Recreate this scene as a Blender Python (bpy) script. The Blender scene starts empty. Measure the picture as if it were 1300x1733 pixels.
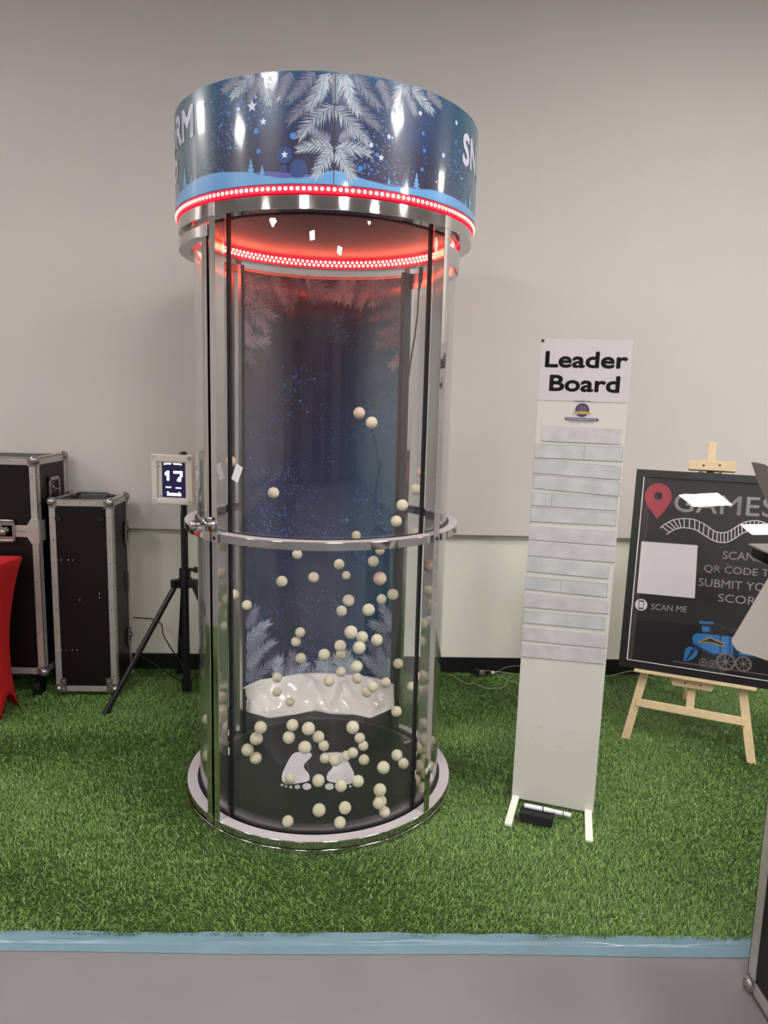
import bpy, math, random
import numpy as np
from math import sin, cos, pi, sqrt, atan2
from mathutils import Vector, Matrix
random.seed(7); rng = np.random.default_rng(7)
S = bpy.context.scene; COL = S.collection
# ------------------------------------------------------------------ camera
CH, FPX, PITCH, ROLL = 1.5, 1230.0, 0.151, 0.026
cam = bpy.data.cameras.new('camera'); cam.sensor_fit = 'HORIZONTAL'; cam.sensor_width = 36.0
cam.lens = FPX / 1300 * 36.0; cam.clip_start = 0.05
camo = bpy.data.objects.new('camera', cam); COL.objects.link(camo)
camo.matrix_world = Matrix.Translation((0, 0, CH)) @ Matrix.Rotation(pi/2 - PITCH, 4, 'X') @ Matrix.Rotation(ROLL, 4, 'Z')
S.camera = camo
# ------------------------------------------------------------------ world, exposure
w = bpy.data.worlds.new('world'); S.world = w; w.use_nodes = True
w.node_tree.nodes['Background'].inputs[0].default_value = (.8, .82, .85, 1)
w.node_tree.nodes['Background'].inputs[1].default_value = 0.3
S.view_settings.view_transform = 'Standard'; S.view_settings.look = 'None'
S.view_settings.gamma = 1; S.view_settings.use_curve_mapping = False
S.view_settings.exposure = 0.0
LAMP = 58.0         # radiance of the ceiling light panels
CEIL = 3.75
# ------------------------------------------------------------------ rays (to measure real positions from the photograph)
def ray(x, y):
    dx, dy = x - 650, y - 866.5; c, s = cos(ROLL), sin(ROLL)
    u, v = (c*dx + s*dy)/FPX, (-s*dx + c*dy)/FPX
    return Vector((u, cos(PITCH) - v*sin(PITCH), -(sin(PITCH) + v*cos(PITCH))))
EYE = Vector((0, 0, CH))
def ground(x, y, z=0.0):
    d = ray(x, y); return EYE + d*((z - CH)/d.z)
def at(x, y, Y):
    d = ray(x, y); return EYE + d*(Y/d.y)
class Plane:
    def __init__(s, o, u, v):       # origin, u axis, approx v axis
        s.o = Vector(o); s.u = Vector(u).normalized(); s.n = s.u.cross(Vector(v)).normalized(); s.v = s.n.cross(s.u).normalized()
    def hit(s, x, y, off=0.0):      # local (a, b) where the view ray meets the plane raised by off along n
        d = ray(x, y); o = s.o + s.n*off
        t = (o - EYE).dot(s.n)/d.dot(s.n); q = EYE + d*t - o
        return (q.dot(s.u), q.dot(s.v))
    def P(s, a, b, c=0.0): return s.o + s.u*a + s.v*b + s.n*c
# ------------------------------------------------------------------ materials
def lin(c):
    return tuple((x/255/12.92 if x/255 <= .04045 else ((x/255 + .055)/1.055)**2.4) for x in c) + (1,)
def mat(name, rgb=(200,200,200), rough=.5, metal=0.0, coat=0.0, emit=None, es=0.0, bump=0.0, bscale=200.0, noise=0.0, nscale=8.0, spec=.5):
    m = bpy.data.materials.new(name); m.use_nodes = True; nt = m.node_tree; b = nt.nodes['Principled BSDF']
    col = lin(rgb)
    b.inputs['Base Color'].default_value = col; b.inputs['Roughness'].default_value = rough
    b.inputs['Metallic'].default_value = metal; b.inputs['Coat Weight'].default_value = coat; b.inputs['Coat Roughness'].default_value = .04
    b.inputs['Specular IOR Level'].default_value = spec
    if emit: b.inputs['Emission Color'].default_value = lin(emit); b.inputs['Emission Strength'].default_value = es
    tc = None
    if noise or bump: tc = nt.nodes.new('ShaderNodeTexCoord')
    if noise:
        n = nt.nodes.new('ShaderNodeTexNoise'); n.inputs['Scale'].default_value = nscale; n.inputs['Detail'].default_value = 6
        nt.links.new(tc.outputs['Object'], n.inputs['Vector'])
        r = nt.nodes.new('ShaderNodeMapRange'); r.inputs[1].default_value = .3; r.inputs[2].default_value = .7
        r.inputs[3].default_value = 1 - noise; r.inputs[4].default_value = 1 + noise*.6
        nt.links.new(n.outputs['Fac'], r.inputs[0])
        mx = nt.nodes.new('ShaderNodeVectorMath'); mx.operation = 'SCALE'; mx.inputs[0].default_value = col[:3]
        nt.links.new(r.outputs[0], mx.inputs['Scale']); nt.links.new(mx.outputs[0], b.inputs['Base Color'])
    if bump:
        n2 = nt.nodes.new('ShaderNodeTexNoise'); n2.inputs['Scale'].default_value = bscale; n2.inputs['Detail'].default_value = 4
        nt.links.new(tc.outputs['Object'], n2.inputs['Vector'])
        bp = nt.nodes.new('ShaderNodeBump'); bp.inputs['Strength'].default_value = bump; bp.inputs['Distance'].default_value = .002
        nt.links.new(n2.outputs['Fac'], bp.inputs['Height']); nt.links.new(bp.outputs[0], b.inputs['Normal'])
    return m
def glass_mat(name, f0=.05, tint=(255,255,255), haze=.0):
    m = bpy.data.materials.new(name); m.use_nodes = True; nt = m.node_tree; nt.nodes.clear(); N = nt.nodes.new; L = nt.links.new
    lw = N('ShaderNodeLayerWeight'); lw.inputs[0].default_value = .5
    pw = N('ShaderNodeMath'); pw.operation = 'POWER'; pw.inputs[1].default_value = 4.0; L(lw.outputs['Facing'], pw.inputs[0])
    ml = N('ShaderNodeMath'); ml.operation = 'MULTIPLY_ADD'; ml.inputs[1].default_value = 1 - f0; ml.inputs[2].default_value = f0; L(pw.outputs[0], ml.inputs[0])
    tr = N('ShaderNodeBsdfTransparent'); tr.inputs[0].default_value = lin(tint)
    gl = N('ShaderNodeBsdfGlossy'); gl.inputs['Roughness'].default_value = .01; gl.inputs[0].default_value = (1,1,1,1)
    base = tr
    if haze:
        df = N('ShaderNodeBsdfDiffuse'); df.inputs[0].default_value = (.8,.8,.8,1)
        mh = N('ShaderNodeMixShader'); mh.inputs[0].default_value = haze; L(tr.outputs[0], mh.inputs[1]); L(df.outputs[0], mh.inputs[2]); base = mh
    mx = N('ShaderNodeMixShader'); L(ml.outputs[0], mx.inputs[0]); L(base.outputs[0], mx.inputs[1]); L(gl.outputs[0], mx.inputs[2])
    o = N('ShaderNodeOutputMaterial'); L(mx.outputs[0], o.inputs[0]); return m
M = {}
M['wall'] = mat('wall_paint', (212,206,203), .55, noise=.03, nscale=1.5, spec=.3)
M['wall_low'] = mat('lower_wall_paint', (238,237,225), .5, noise=.02, nscale=2)
M['grey_wall'] = mat('far_wall_paint', (122,119,120), .6)
M['reflect_dark'] = mat('dark_reflection_panel', (38,38,44), .6)
M['ceiling'] = mat('ceiling_white', (205,205,203), .7)
M['base'] = mat('black_baseboard', (22,22,24), .4)
M['floor'] = mat('floor_vinyl', (124,121,124), .42, noise=.04, nscale=5, bump=.05, bscale=600)
M['chrome'] = mat('polished_chrome', (196,194,192), .07, 1.0)
M['chrome2'] = mat('satin_chrome', (205,200,200), .22, 1.0)
M['satin'] = mat('satin_top_face', (206,198,202), .42, .35)
M['seal'] = mat('black_seal', (14,13,15), .45)
M['glass'] = glass_mat('clear_acrylic', .035, (251,252,252), .008)
M['blackfloor'] = mat('black_deck', (16,15,15), .42, noise=.2, nscale=6, spec=.3)
M['deckrim'] = mat('grey_deck_rim', (88,84,84), .3, .3)
M['white'] = mat('white_sticker', (228,226,230), .35)
M['ledch'] = mat('red_led_sleeve', (190,10,30), .3, emit=(255,12,40), es=2.6)
M['led2'] = mat('bright_led_bulb', (255,180,160), .3, emit=(255,120,90), es=15)
M['ledch2'] = mat('bright_red_led_sleeve', (190,10,30), .3, emit=(255,14,38), es=3.5)
M['led'] = mat('led_bulb', (255,200,180), .3, emit=(255,138,112), es=4.2)
M['perf'] = mat('perforated_plate', (150,140,140), .38, .7, noise=.08, nscale=30)
M['hole'] = mat('plate_hole', (40,30,32), .6)
M['snow'] = mat('white_moulded_plastic', (236,232,228), .16, coat=.3)
M['cream'] = mat('cream_ball_foam', (226,217,190), .75, noise=.06, nscale=60, bump=.2, bscale=400)
M['alu'] = mat('brushed_aluminium', (192,187,182), .36, .55, noise=.12, nscale=25, bump=.05, bscale=300)
M['steel'] = mat('zinc_steel', (165,162,160), .25, .85, noise=.15, nscale=40)
M['case'] = mat('dark_brown_laminate', (20,14,15), .4, spec=.3, noise=.2, nscale=7, bump=.1, bscale=900)
M['red'] = mat('red_stretch_fabric', (196,14,24), .7, noise=.08, nscale=9, bump=.15, bscale=900)
M['blackmetal'] = mat('black_powder_coat', (20,20,22), .35)
M['blackplastic'] = mat('black_plastic', (18,18,20), .4)
M['timer'] = mat('timer_cream_plastic', (222,214,202), .4, bump=.15, bscale=60)
M['screen'] = mat('dark_led_screen', (26,24,52), .2, emit=(34,30,82), es=.35)
M['digits'] = mat('lit_digits', (255,255,255), .3, emit=(236,232,255), es=1.7)
M['board'] = mat('white_board_panel', (206,202,195), .3, noise=.03, nscale=5)
M['boardedge'] = mat('white_board_paint', (236,234,220), .4)
M['paper'] = mat('printed_sheet', (198,191,195), .45)
M['strip'] = mat('whiteboard_strip', (190,192,192), .28, noise=.16, nscale=17)
M['strip2'] = mat('lilac_white_strip', (194,190,193), .35, noise=.16, nscale=17)
M['ink'] = mat('black_ink', (24,20,26), .5)
M['pencil'] = mat('grey_outline', (120,124,126), .5)
M['smear'] = mat('marker_smear', (168,170,174), .4)
M['purple'] = mat('logo_purple', (62,52,104), .5)
M['gold'] = mat('logo_gold', (176,152,88), .5)
M['paleprint'] = mat('pale_print', (206,196,200), .5)
M['frame'] = mat('black_frame', (20,19,21), .32)
M['poster'] = mat('black_poster', (30,28,30), .35, noise=.12, nscale=10)
M['pin'] = mat('red_print', (190,62,82), .45)
M['bluep'] = mat('train_blue', (48,128,196), .45)
M['blued'] = mat('train_dark_blue', (30,52,84), .45)
M['greyp'] = mat('grey_print', (128,118,118), .5)
M['brownp'] = mat('track_print', (96,76,80), .5)
M['cardw'] = mat('white_card_print', (236,230,232), .45)
M['posterglass'] = glass_mat('poster_acrylic', .06, (250,250,250), .0)
M['pine'] = mat('pine_wood', (220,196,156), .5, noise=.10, nscale=22, bump=.05, bscale=200)
M['screw'] = mat('dark_screw', (70,62,50), .35, .6)
M['eraser'] = mat('black_felt', (26,26,29), .85, bump=.3, bscale=700)
M['tape'] = mat('blue_tape', (108,136,148), .24, noise=.05, nscale=12, bump=.35, bscale=35)
M['cord'] = mat('clear_flex', (150,158,140), .3)
M['greyblade'] = mat('grey_sheet_metal', (142,134,128), .38, .35)
M['bubble'] = mat('brown_stick', (150,90,60), .5)
M['fir1'] = mat('fir_print_pale', (188,200,214), .35, coat=.5)
M['fir2'] = mat('fir_print_grey', (128,128,150), .35, coat=.5)
M['fir3'] = mat('fir_stem_print', (96,138,158), .35, coat=.5)
M['hill'] = mat('hill_print_blue', (98,158,210), .3, coat=.6)
M['hill2'] = mat('hill_print_violet', (86,88,160), .3, coat=.6)
M['star'] = mat('star_print', (214,216,232), .3, coat=.5)
M['glow1'] = mat('bokeh_print', (34,66,122), .3, coat=.5)
M['glow2'] = mat('bright_bokeh_print', (60,128,214), .3, coat=.5)
def panel_light():
    m = bpy.data.materials.new('light_diffuser'); m.use_nodes = True; nt = m.node_tree; nt.nodes.clear()
    e = nt.nodes.new('ShaderNodeEmission'); e.inputs[0].default_value = (1, .965, .93, 1); e.inputs[1].default_value = LAMP
    o = nt.nodes.new('ShaderNodeOutputMaterial'); nt.links.new(e.outputs[0], o.inputs[0]); return m
M['lamp'] = panel_light()
def night_print(name, zlo, zhi, cols, dens, xteal, coat=.6, rough=.30):
    """printed night sky: vertical colour ramp, sideways teal, two layers of snow specks"""
    m = bpy.data.materials.new(name); m.use_nodes = True; nt = m.node_tree; b = nt.nodes['Principled BSDF']; N = nt.nodes.new; L = nt.links.new
    tc = N('ShaderNodeTexCoord'); sp = N('ShaderNodeSeparateXYZ'); L(tc.outputs['Object'], sp.inputs[0])
    mr = N('ShaderNodeMapRange'); mr.inputs[1].default_value = zlo; mr.inputs[2].default_value = zhi; L(sp.outputs[2], mr.inputs[0])
    nz = N('ShaderNodeTexNoise'); nz.inputs['Scale'].default_value = 5; nz.inputs['Detail'].default_value = 3; L(tc.outputs['Object'], nz.inputs['Vector'])
    ad = N('ShaderNodeMath'); ad.operation = 'MULTIPLY_ADD'; ad.inputs[1].default_value = .5; L(nz.outputs['Fac'], ad.inputs[0])
    sb = N('ShaderNodeMath'); sb.operation = 'SUBTRACT'; sb.inputs[1].default_value = .25; L(mr.outputs[0], sb.inputs[0]); L(sb.outputs[0], ad.inputs[2])
    cr = N('ShaderNodeValToRGB'); el = cr.color_ramp.elements
    el[0].position = cols[0][0]; el[0].color = lin(cols[0][1]); el[1].position = cols[-1][0]; el[1].color = lin(cols[-1][1])
    for p, c in cols[1:-1]: e = el.new(p); e.color = lin(c)
    L(ad.outputs[0], cr.inputs[0])
    tx = N('ShaderNodeMapRange'); tx.inputs[1].default_value = xteal[0]; tx.inputs[2].default_value = xteal[1]; tx.inputs[3].default_value = 0; tx.inputs[4].default_value = xteal[3]; tx.interpolation_type = 'SMOOTHSTEP'
    if xteal[4] == 'abs':
        ab = N('ShaderNodeMath'); ab.operation = 'ABSOLUTE'; L(sp.outputs[0], ab.inputs[0]); L(ab.outputs[0], tx.inputs[0])
    else: L(sp.outputs[0], tx.inputs[0])
    mt = N('ShaderNodeMixRGB'); mt.inputs[2].default_value = lin(xteal[2]); L(tx.outputs[0], mt.inputs[0]); L(cr.outputs[0], mt.inputs[1])
    prev = mt
    for sc, th, colr, amt in dens:
        v = N('ShaderNodeTexVoronoi'); v.inputs['Scale'].default_value = sc; L(tc.outputs['Object'], v.inputs['Vector'])
        vs = N('ShaderNodeSeparateColor'); L(v.outputs['Color'], vs.inputs[0])
        n = N('ShaderNodeTexNoise'); n.inputs['Scale'].default_value = 4.5; L(tc.outputs['Object'], n.inputs['Vector'])
        nr = N('ShaderNodeMapRange'); nr.inputs[1].default_value = .40; nr.inputs[2].default_value = .62; nr.inputs[3].default_value = .12; nr.inputs[4].default_value = .80; L(n.outputs['Fac'], nr.inputs[0])
        pw = N('ShaderNodeMath'); pw.operation = 'POWER'; pw.inputs[1].default_value = 2.2; L(vs.outputs[0], pw.inputs[0])
        k = N('ShaderNodeMath'); k.operation = 'MULTIPLY'; L(pw.outputs[0], k.inputs[0]); L(nr.outputs[0], k.inputs[1])
        k2 = N('ShaderNodeMath'); k2.operation = 'MULTIPLY'; k2.inputs[1].default_value = th; L(k.outputs[0], k2.inputs[0])
        c = N('ShaderNodeMath'); c.operation = 'LESS_THAN'; L(v.outputs['Distance'], c.inputs[0]); L(k2.outputs[0], c.inputs[1])
        c2 = N('ShaderNodeMath'); c2.operation = 'MULTIPLY'; c2.inputs[1].default_value = amt; L(c.outputs[0], c2.inputs[0])
        x = N('ShaderNodeMixRGB'); x.inputs[2].default_value = lin(colr); L(c2.outputs[0], x.inputs[0]); L(prev.outputs[0], x.inputs[1]); prev = x
    L(prev.outputs[0], b.inputs['Base Color']); b.inputs['Roughness'].default_value = rough
    b.inputs['Coat Weight'].default_value = coat; b.inputs['Coat Roughness'].default_value = .07
    return m
# ------------------------------------------------------------------ mesh builder
class MB:
    def __init__(s): s.v = []; s.f = []; s.m = []; s.mi = 0
    def add(s, vs, fs):
        n = len(s.v); s.v += [tuple(x) for x in vs]; s.f += [tuple(i + n for i in f) for f in fs]; s.m += [s.mi]*len(fs); return s
    def box(s, c, d, R=None):
        c = Vector(c); vs = []
        for k in range(8):
            q = Vector(((k & 1 or -1) if (k & 1) else -1, 1 if k & 2 else -1, 1 if k & 4 else -1)); q = Vector((q.x*d[0]/2, q.y*d[1]/2, q.z*d[2]/2))
            if R: q = R @ q
            vs.append(c + q)
        return s.add(vs, [(0,2,3,1),(4,5,7,6),(0,1,5,4),(2,6,7,3),(0,4,6,2),(1,3,7,5)])
    def bar(s, a, b, w, h, up=(0,0,1)):
        a, b = Vector(a), Vector(b); t = (b - a).normalized(); x = t.cross(Vector(up)).normalized(); y = x.cross(t)
        vs = [p + x*(i*w/2) + y*(j*h/2) for p in (a, b) for i, j in ((-1,-1),(1,-1),(1,1),(-1,1))]
        return s.add(vs, [(3,2,1,0),(4,5,6,7),(0,1,5,4),(1,2,6,5),(2,3,7,6),(3,0,4,7)])
    def tube(s, pts, r, n=8, cap=True):
        pts = [Vector(p) for p in pts]; rs = r if isinstance(r, (list, tuple)) else [r]*len(pts); rings = []
        t0 = (pts[1] - pts[0]).normalized(); x = t0.orthogonal().normalized()
        for i, p in enumerate(pts):
            t = (pts[min(i+1, len(pts)-1)] - pts[max(i-1, 0)]).normalized(); x = (x - t*x.dot(t)).normalized(); y = t.cross(x)
            rings.append([p + (x*cos(2*pi*k/n) + y*sin(2*pi*k/n))*rs[i] for k in range(n)])
        vs = [q for rr in rings for q in rr]; fs = []
        for i in range(len(pts)-1):
            for k in range(n):
                k2 = (k+1) % n; fs.append((i*n+k, i*n+k2, (i+1)*n+k2, (i+1)*n+k))
        if cap: fs.append(tuple(range(n))[::-1]); fs.append(tuple((len(pts)-1)*n + k for k in range(n)))
        return s.add(vs, fs)
    def sphere(s, c, r, n=12, m=8, sc=(1,1,1)):
        c = Vector(c); vs = [c + Vector((0,0,r*sc[2]))]; fs = []
        for i in range(1, m):
            a = pi*i/m
            for k in range(n): vs.append(c + Vector((r*sc[0]*sin(a)*cos(2*pi*k/n), r*sc[1]*sin(a)*sin(2*pi*k/n), r*sc[2]*cos(a))))
        vs.append(c - Vector((0,0,r*sc[2])))
        for k in range(n):
            k2 = (k+1) % n; fs.append((0, 1+k, 1+k2))
            for i in range(m-2): fs.append((1+i*n+k, 1+(i+1)*n+k, 1+(i+1)*n+k2, 1+i*n+k2))
            fs.append((1+(m-2)*n+k, len(vs)-1, 1+(m-2)*n+k2))
        return s.add(vs, fs)
    def arc(s, R0, R1, z0, z1, a0=0, a1=2*pi, n=96):
        """ring segment about the z axis; angle a measured from -Y towards +X"""
        full = abs(a1 - a0) > 6.28; vs = []; k = n if full else n + 1
        for i in range(k):
            a = a0 + (a1 - a0)*i/n
            for R, z in ((R0,z0),(R1,z0),(R1,z1),(R0,z1)): vs.append((R*sin(a), -R*cos(a), z))
        fs = []
        for i in range(n):
            j = (i+1) % k
            for q in range(4): q2 = (q+1) % 4; fs.append((i*4+q, i*4+q2, j*4+q2, j*4+q))
        if not full: fs.append((0,3,2,1)); fs.append(tuple((k-1)*4 + t for t in range(4)))
        return s.add(vs, fs)
    def prism(s, poly, fn, t0, t1):
        """polygon (list of (a,b)) mapped by fn(a,b,c) and extruded from t0 to t1"""
        n = len(poly); vs = [fn(a, b, t0) for a, b in poly] + [fn(a, b, t1) for a, b in poly]
        fs = [tuple(range(n))[::-1], tuple(range(n, 2*n))] + [(i, (i+1) % n, n + (i+1) % n, n + i) for i in range(n)]
        return s.add(vs, fs)
    def build(s, name, mats, parent=None, smooth=False, bevel=0, loc=None, auto=None):
        me = bpy.data.meshes.new(name); me.from_pydata(s.v, [], s.f)
        ms = mats if isinstance(mats, (list, tuple)) else [mats]
        for m_ in ms: me.materials.append(m_)
        if len(ms) > 1: me.polygons.foreach_set('material_index', s.m)
        me.validate(); me.update()
        import bmesh
        bm = bmesh.new(); bm.from_mesh(me); bmesh.ops.recalc_face_normals(bm, faces=bm.faces); bm.to_mesh(me); bm.free()
        if smooth:
            me.polygons.foreach_set('use_smooth', [True]*len(me.polygons))
            if auto: me.set_sharp_from_angle(angle=auto)
        o = bpy.data.objects.new(name, me); COL.objects.link(o)
        if parent: o.parent = parent
        if loc: o.location = loc
        if bevel:
            b = o.modifiers.new('bevel', 'BEVEL'); b.width = bevel; b.segments = 2; b.limit_method = 'ANGLE'
        return o
def tag(o, label=None, cat=None, group=None, kind=None):
    if label: o['label'] = label
    if cat: o['category'] = cat
    if group: o['group'] = group
    if kind: o['kind'] = kind
    return o
def thing(name, label, cat, loc=(0,0,0), rz=0, group=None):
    o = bpy.data.objects.new(name, None); COL.objects.link(o); o.location = loc; o.rotation_euler = (0,0,rz); o.empty_display_size = .1
    bpy.context.view_layer.update(); return tag(o, label, cat, group)
def copy_tree(o, parent=None):
    c = o.copy(); COL.objects.link(c); c.parent = parent
    for ch in list(o.children): copy_tree(ch, c)
    return c
def text2d(txt, w, h, bold=0.0, spacing=1.0):
    """outline mesh of txt scaled to w x h, lower-left at the origin; returns verts(2D), faces"""
    cu = bpy.data.curves.new('t', 'FONT'); cu.body = txt; cu.size = 1; cu.offset = bold; cu.space_character = spacing; cu.resolution_u = 4
    o = bpy.data.objects.new('t', cu); COL.objects.link(o); dg = bpy.context.evaluated_depsgraph_get(); ev = o.evaluated_get(dg)
    me = bpy.data.meshes.new_from_object(ev); V = [tuple(v.co[:2]) for v in me.vertices]; F = [tuple(p.vertices) for p in me.polygons]
    bpy.data.objects.remove(o); bpy.data.curves.remove(cu); bpy.data.meshes.remove(me)
    x0 = min(v[0] for v in V); x1 = max(v[0] for v in V); y0 = min(v[1] for v in V); y1 = max(v[1] for v in V)
    return [((x-x0)/(x1-x0)*w, (y-y0)/(y1-y0)*h) for x, y in V], F
def put_text(mb, txt, fn, a, b, w, h, bold=0.0, c=0.0, shear=0.0, spacing=1.0, slope=0.0):
    V, F = text2d(txt, w - (2*bold*h if bold > 0 else 0), h - (2*bold*h if bold > 0 else 0), 0, spacing); B = max(bold, 0)*h
    for ox, oy in ([(0, 0)] if B == 0 else [(B + B*cos(k*pi/4), B + B*sin(k*pi/4)) for k in range(8)]):
        mb.add([fn(a + ox + x + shear*y, b + oy + y + slope*x, c) for x, y in V], F)
def ribbon(mb, pts, fn, wd, c=0.0, closed=False):
    n = len(pts); L = []; R = []
    for i in range(n):
        p0 = pts[max(i-1,0)]; p1 = pts[min(i+1,n-1)]; dx, dy = p1[0]-p0[0], p1[1]-p0[1]; l = sqrt(dx*dx+dy*dy) or 1; nx, ny = -dy/l*wd/2, dx/l*wd/2
        L.append(fn(pts[i][0]+nx, pts[i][1]+ny, c)); R.append(fn(pts[i][0]-nx, pts[i][1]-ny, c))
    mb.add(L + R, [(i, i+1, n+i+1, n+i) for i in range(n-1)])
def disc2(mb, fn, a, b, ra, rb=None, c=0.0, n=20):
    rb = rb or ra; mb.add([fn(a + ra*cos(2*pi*k/n), b + rb*sin(2*pi*k/n), c) for k in range(n)], [tuple(range(n))])
def struct(o): o['kind'] = 'structure'; return o
# ------------------------------------------------------------------ the room
def wally(X): return 3.89 + .0362*X
WR = Matrix.Rotation(math.atan(.0362), 4, 'Z')
def wallbox(mb, x0, x1, z0, z1, out, back=.4):
    vs = []
    for x in (x0, x1):
        for y in (wally(x) - out, wally(x) + back):
            for z in (z0, z1): vs.append((x, y, z))
    mb.add(vs, [(0,1,3,2),(4,6,7,5),(0,4,5,1),(2,3,7,6),(0,2,6,4),(1,5,7,3)])
m = MB(); wallbox(m, -7, 7, .80, CEIL, .05); m.mi = 1; wallbox(m, -7, 7, 0, .80, 0.0)
struct(m.build('wall_back', [M['wall'], M['wall_low']]))
m = MB(); wallbox(m, -7, 7, 0, .095, .012, -.001); struct(m.build('baseboard_back', M['base']))
m = MB(); m.box((0,-2.5,-.05), (14,14,.1)); struct(m.build('floor', M['floor']))
m = MB(); m.box((0,-2.5,CEIL+.05), (14.2,14.2,.1)); struct(m.build('ceiling', M['ceiling']))
m = MB(); m.box((-7.05,-2.5,CEIL/2), (.1,13.6,CEIL)); struct(m.build('wall_left', M['wall']))
m = MB(); m.box((7.05,-2.5,CEIL/2), (.1,13.6,CEIL)); struct(m.build('wall_right', M['wall']))
m = MB(); m.box((0,-9.1,CEIL/2), (14,.1,CEIL)); struct(m.build('wall_front', M['grey_wall']))
m = MB()
for x0, x1 in ((-5.2,-3.4),(-1.4,.1),(.7,1.9),(3.4,4.3)): m.box(((x0+x1)/2, -8.98, 1.3), (x1-x0, .12, 2.6))
struct(m.build('reflection_panel_1', M['reflect_dark']))  # unseen dark panels added behind the camera for dark streaks in the chrome
# ceiling light panels (outside the frame; their reflections show in the chrome, the sign and the clear panels)
lamps = [(2.1,1.3),(-4.3,.1),(-2.35,-.35),(.45,.15),(3.2,.0),(5.4,-.5),(-4.6,3.0),(5.6,3.0),(-1.65,-4.3),(1.6,-3.6),(4.4,-3.2),(-5.2,-3.4),(-1.3,-5.9),(2.2,-6.6)]
root0 = None
def lamp_where(x, y):
    row = 'above the grass' if y > 1 else 'in the row just overhead' if y > -1 else 'in the second row behind the viewer' if y > -5 else 'in the rearmost row'
    side = 'far left' if x < -4 else 'mid left' if x < -2 else 'left of centre' if x < 0 else 'right of centre' if x < 1.7 else 'mid right' if x < 3.5 else 'right' if x < 5 else 'far right'
    return row + ', ' + side
for i, (x, y) in enumerate(lamps):
    if i == 0:
        t = thing('ceiling_light', 'square white lit panel set in the ceiling', 'ceiling light', (x,y,CEIL), 0, 'ceiling light panels')
        m = MB(); m.box((0,0,-.012), (.58,.58,.012)); m.build('diffuser', M['lamp'], t)
        m = MB()
        for k in range(4):
            R = Matrix.Rotation(k*pi/2, 3, 'Z'); m.box(R @ Vector((0,.3,-.010)), (.62,.02,.02) if k % 2 == 0 else (.02,.62,.02))
        m.build('frame', M['ceiling'], t); root0 = t
    else: c = copy_tree(root0); c.location = (x, y, CEIL)
    (t if i == 0 else c)['label'] = 'square lit ceiling panel ' + lamp_where(x, y)
# ------------------------------------------------------------------ artificial grass
def grass_front(X): return 1.845 + .0245*X
def make_grass():
    X0, X1 = -2.9, 2.9; n = 620000
    px = rng.uniform(X0, X1, n); py = grass_front(px) + rng.random(n)**1.12*(wally(px) - grass_front(px) - .015)
    keep = (px + .229)**2 + (py - 2.727)**2 > .47**2; px, py = px[keep], py[keep]; n = len(px)
    tuft = np.sin(px*61 + 3*np.sin(py*47))*np.cos(py*57 + 2*np.sin(px*39))
    flow = 2.2*np.sin(px*2.1 + 1.3*np.sin(py*3.1)) + 1.5*np.cos(py*4.3 + px) + rng.normal(0, 1.3, n)
    h = rng.uniform(.009, .0205, n)*(1 + .2*tuft); lean = rng.uniform(.3, 1.15, n)
    wd = rng.uniform(.0009, .0017, n); dx, dy = np.cos(flow), np.sin(flow); sx, sy = -dy, dx
    V = np.zeros((n, 5, 3))
    edge = (py - grass_front(px)) < .02; lean = np.where(edge, lean*.6, lean)
    for k, (t, ww) in enumerate(((0, 1), (0, -1), (.55, .85), (.55, -.85), (1, 0))):
        off = lean*h*t**1.6; V[:, k, 0] = px + dx*off + sx*wd/2*ww*2; V[:, k, 1] = py + dy*off + sy*wd/2*ww*2
        V[:, k, 2] = h*(t - .32*t*t*lean)
    idx = np.arange(n)*5; F = np.stack([idx, idx+1, idx+3, idx, idx+3, idx+2, idx+2, idx+3, idx+4], 1).reshape(-1, 3)
    base = [(X0, grass_front(X0), .004), (X1, grass_front(X1), .004), (X1, wally(X1)-.005, .004), (X0, wally(X0)-.005, .004)]
    VV = np.concatenate([V.reshape(-1, 3), np.array(base)]); nb = len(VV) - 4
    FF = np.concatenate([F, np.array([[nb, nb+1, nb+2], [nb, nb+2, nb+3]])])
    me = bpy.data.meshes.new('artificial_grass'); me.vertices.add(len(VV)); me.vertices.foreach_set('co', VV.ravel().astype(np.float32))
    me.loops.add(len(FF)*3); me.loops.foreach_set('vertex_index', FF.ravel().astype(np.int32))
    me.polygons.add(len(FF)); me.polygons.foreach_set('loop_start', (np.arange(len(FF))*3).astype(np.int32))
    me.update(calc_edges=True)
    ca = me.color_attributes.new('tint', 'FLOAT_COLOR', 'POINT')
    t = rng.random(n); pal = np.array([[.088,.165,.030],[.140,.262,.050],[.200,.350,.082],[.310,.440,.170],[.062,.120,.020]])
    ki = np.select([t < .25, t < .6, t < .84, t < .94], [0, 1, 2, 3], 4); c = pal[ki]*rng.uniform(.8, 1.2, (n, 1))
    cc = np.ones((len(VV), 4)); ramp = np.array([.75, .75, .95, .95, 1.15])  # root shade put into the blade colour, lighter towards the tip
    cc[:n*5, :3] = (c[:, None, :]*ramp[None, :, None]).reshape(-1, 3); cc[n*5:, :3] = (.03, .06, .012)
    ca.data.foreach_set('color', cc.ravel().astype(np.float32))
    mt = bpy.data.materials.new('grass_blade'); mt.use_nodes = True; nt = mt.node_tree; b = nt.nodes['Principled BSDF']
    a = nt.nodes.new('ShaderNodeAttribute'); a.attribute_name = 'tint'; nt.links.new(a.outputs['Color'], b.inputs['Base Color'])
    b.inputs['Roughness'].default_value = .42; b.inputs['Specular IOR Level'].default_value = .45; me.materials.append(mt)
    o = bpy.data.objects.new('artificial_grass', me); COL.objects.link(o)
    tag(o, 'short green artificial grass carpet laid from the wall to the blue tape', 'artificial grass', kind='stuff')
make_grass()
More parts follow.
